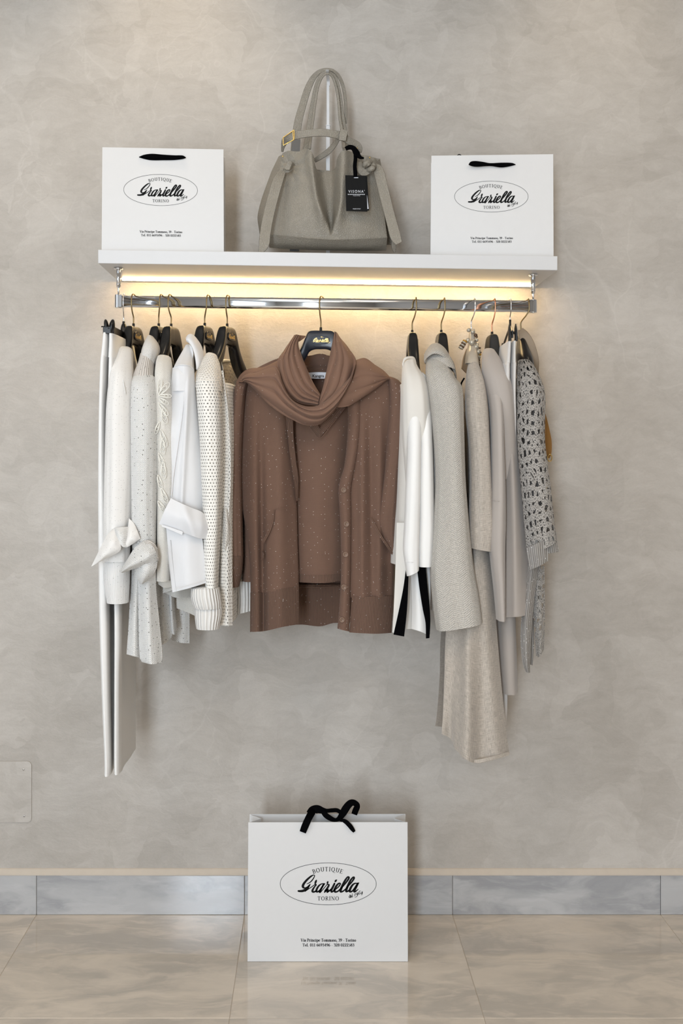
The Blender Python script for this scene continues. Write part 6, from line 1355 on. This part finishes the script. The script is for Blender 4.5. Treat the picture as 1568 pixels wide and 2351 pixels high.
# left neck pile
sheet('neck_fold', [[(690, 770, -.255), (685, 788, -.28), (691, 812, -.295), (704, 845, -.305), (719, 878, -.31), (735, 904, -.315)], [(680, 768, -.25), (668, 795, -.29), (668, 830, -.31), (684, 868, -.32), (705, 900, -.325), (732, 918, -.325)], [(675, 770, -.24), (652, 804, -.28), (636, 832, -.30), (646, 882, -.325), (680, 922, -.335), (729, 932, -.34)]], SM, g, ns=50, nt=60, fn=pleat(4, .013, .012, 1), th=.004)
# right neck pile
sheet('neck_fold', [[(768, 761, -.255), (762, 790, -.285), (756, 822, -.295), (748, 858, -.305), (741, 890, -.315), (730, 926, -.325)], [(774, 764, -.25), (783, 790, -.295), (782, 825, -.315), (772, 868, -.325), (758, 905, -.335), (735, 932, -.335)], [(779, 773, -.24), (800, 798, -.28), (818, 830, -.30), (806, 872, -.325), (782, 912, -.34), (742, 938, -.345)]], SM, g, ns=50, nt=60, fn=pleat(3, .012, .014, 2, .3), th=.004)
sheet('neck_roll', [[(674.5, 769, -.245), (683, 769, -.245), (692, 770, -.24), (702, 771, -.23)], [(678, 780, -.25), (686, 784, -.255), (690, 782, -.25), (700, 775, -.235)]], SM, g, ns=6, nt=12, th=.004)
# shoulder drapes
sheet('shoulder_drape', [[(640, 826, -.28), (606, 842, -.285), (570, 847, -.28), (552, 860, -.27), (541, 880, -.265)], [(644, 862, -.325), (620, 868, -.322), (592, 862, -.31), (570, 866, -.298), (552, 888, -.285)], [(660, 905, -.35), (640, 900, -.348), (608, 882, -.335), (580, 878, -.315), (556, 872, -.285)]], SM, g, ns=36, nt=40, fn=pleat(2.0, .008, .006, 3), th=.004)
sheet('loop', [[(546, 884, -.275), (560, 862, -.30), (590, 852, -.31), (628, 838, -.315), (640, 852, -.335), (652, 888, -.355), (672, 918, -.365), (700, 932, -.37), (729, 931, -.372), (757, 912, -.368), (784, 886, -.36), (806, 862, -.345), (817, 834, -.32)],
                 [(549, 876, -.28), (570, 880, -.315), (600, 902, -.34), (630, 918, -.358), (660, 936, -.37), (690, 948, -.378), (716, 954, -.38), (744, 946, -.378), (772, 924, -.37), (790, 900, -.362), (800, 882, -.355), (808, 866, -.345), (812, 855, -.335)],
                 [(553, 868, -.28), (572, 884, -.31), (594, 906, -.33), (616, 928, -.345), (640, 946, -.355), (668, 962, -.362), (700, 976, -.365), (732, 975, -.365), (752, 960, -.362), (768, 942, -.358), (786, 915, -.352), (798, 896, -.346), (806, 880, -.34)]], SM, g, ns=56, nt=90, fn=pleat(3.0, .016, .022, 5), th=.005)
sheet('shoulder_drape', [[(818, 826, -.29), (838, 822, -.29), (862, 838, -.285), (880, 850, -.275), (896, 866, -.265)], [(812, 862, -.33), (832, 856, -.325), (858, 856, -.315), (878, 862, -.30), (895, 868, -.28)], [(797, 895, -.345), (820, 892, -.338), (850, 880, -.325), (876, 872, -.305), (893, 872, -.285)], [(770, 936, -.35), (800, 932, -.345), (840, 908, -.33), (872, 886, -.305), (892, 870, -.28)]], SM, g, ns=46, nt=40, fn=pleat(3, .009, .010, 7), th=.004)
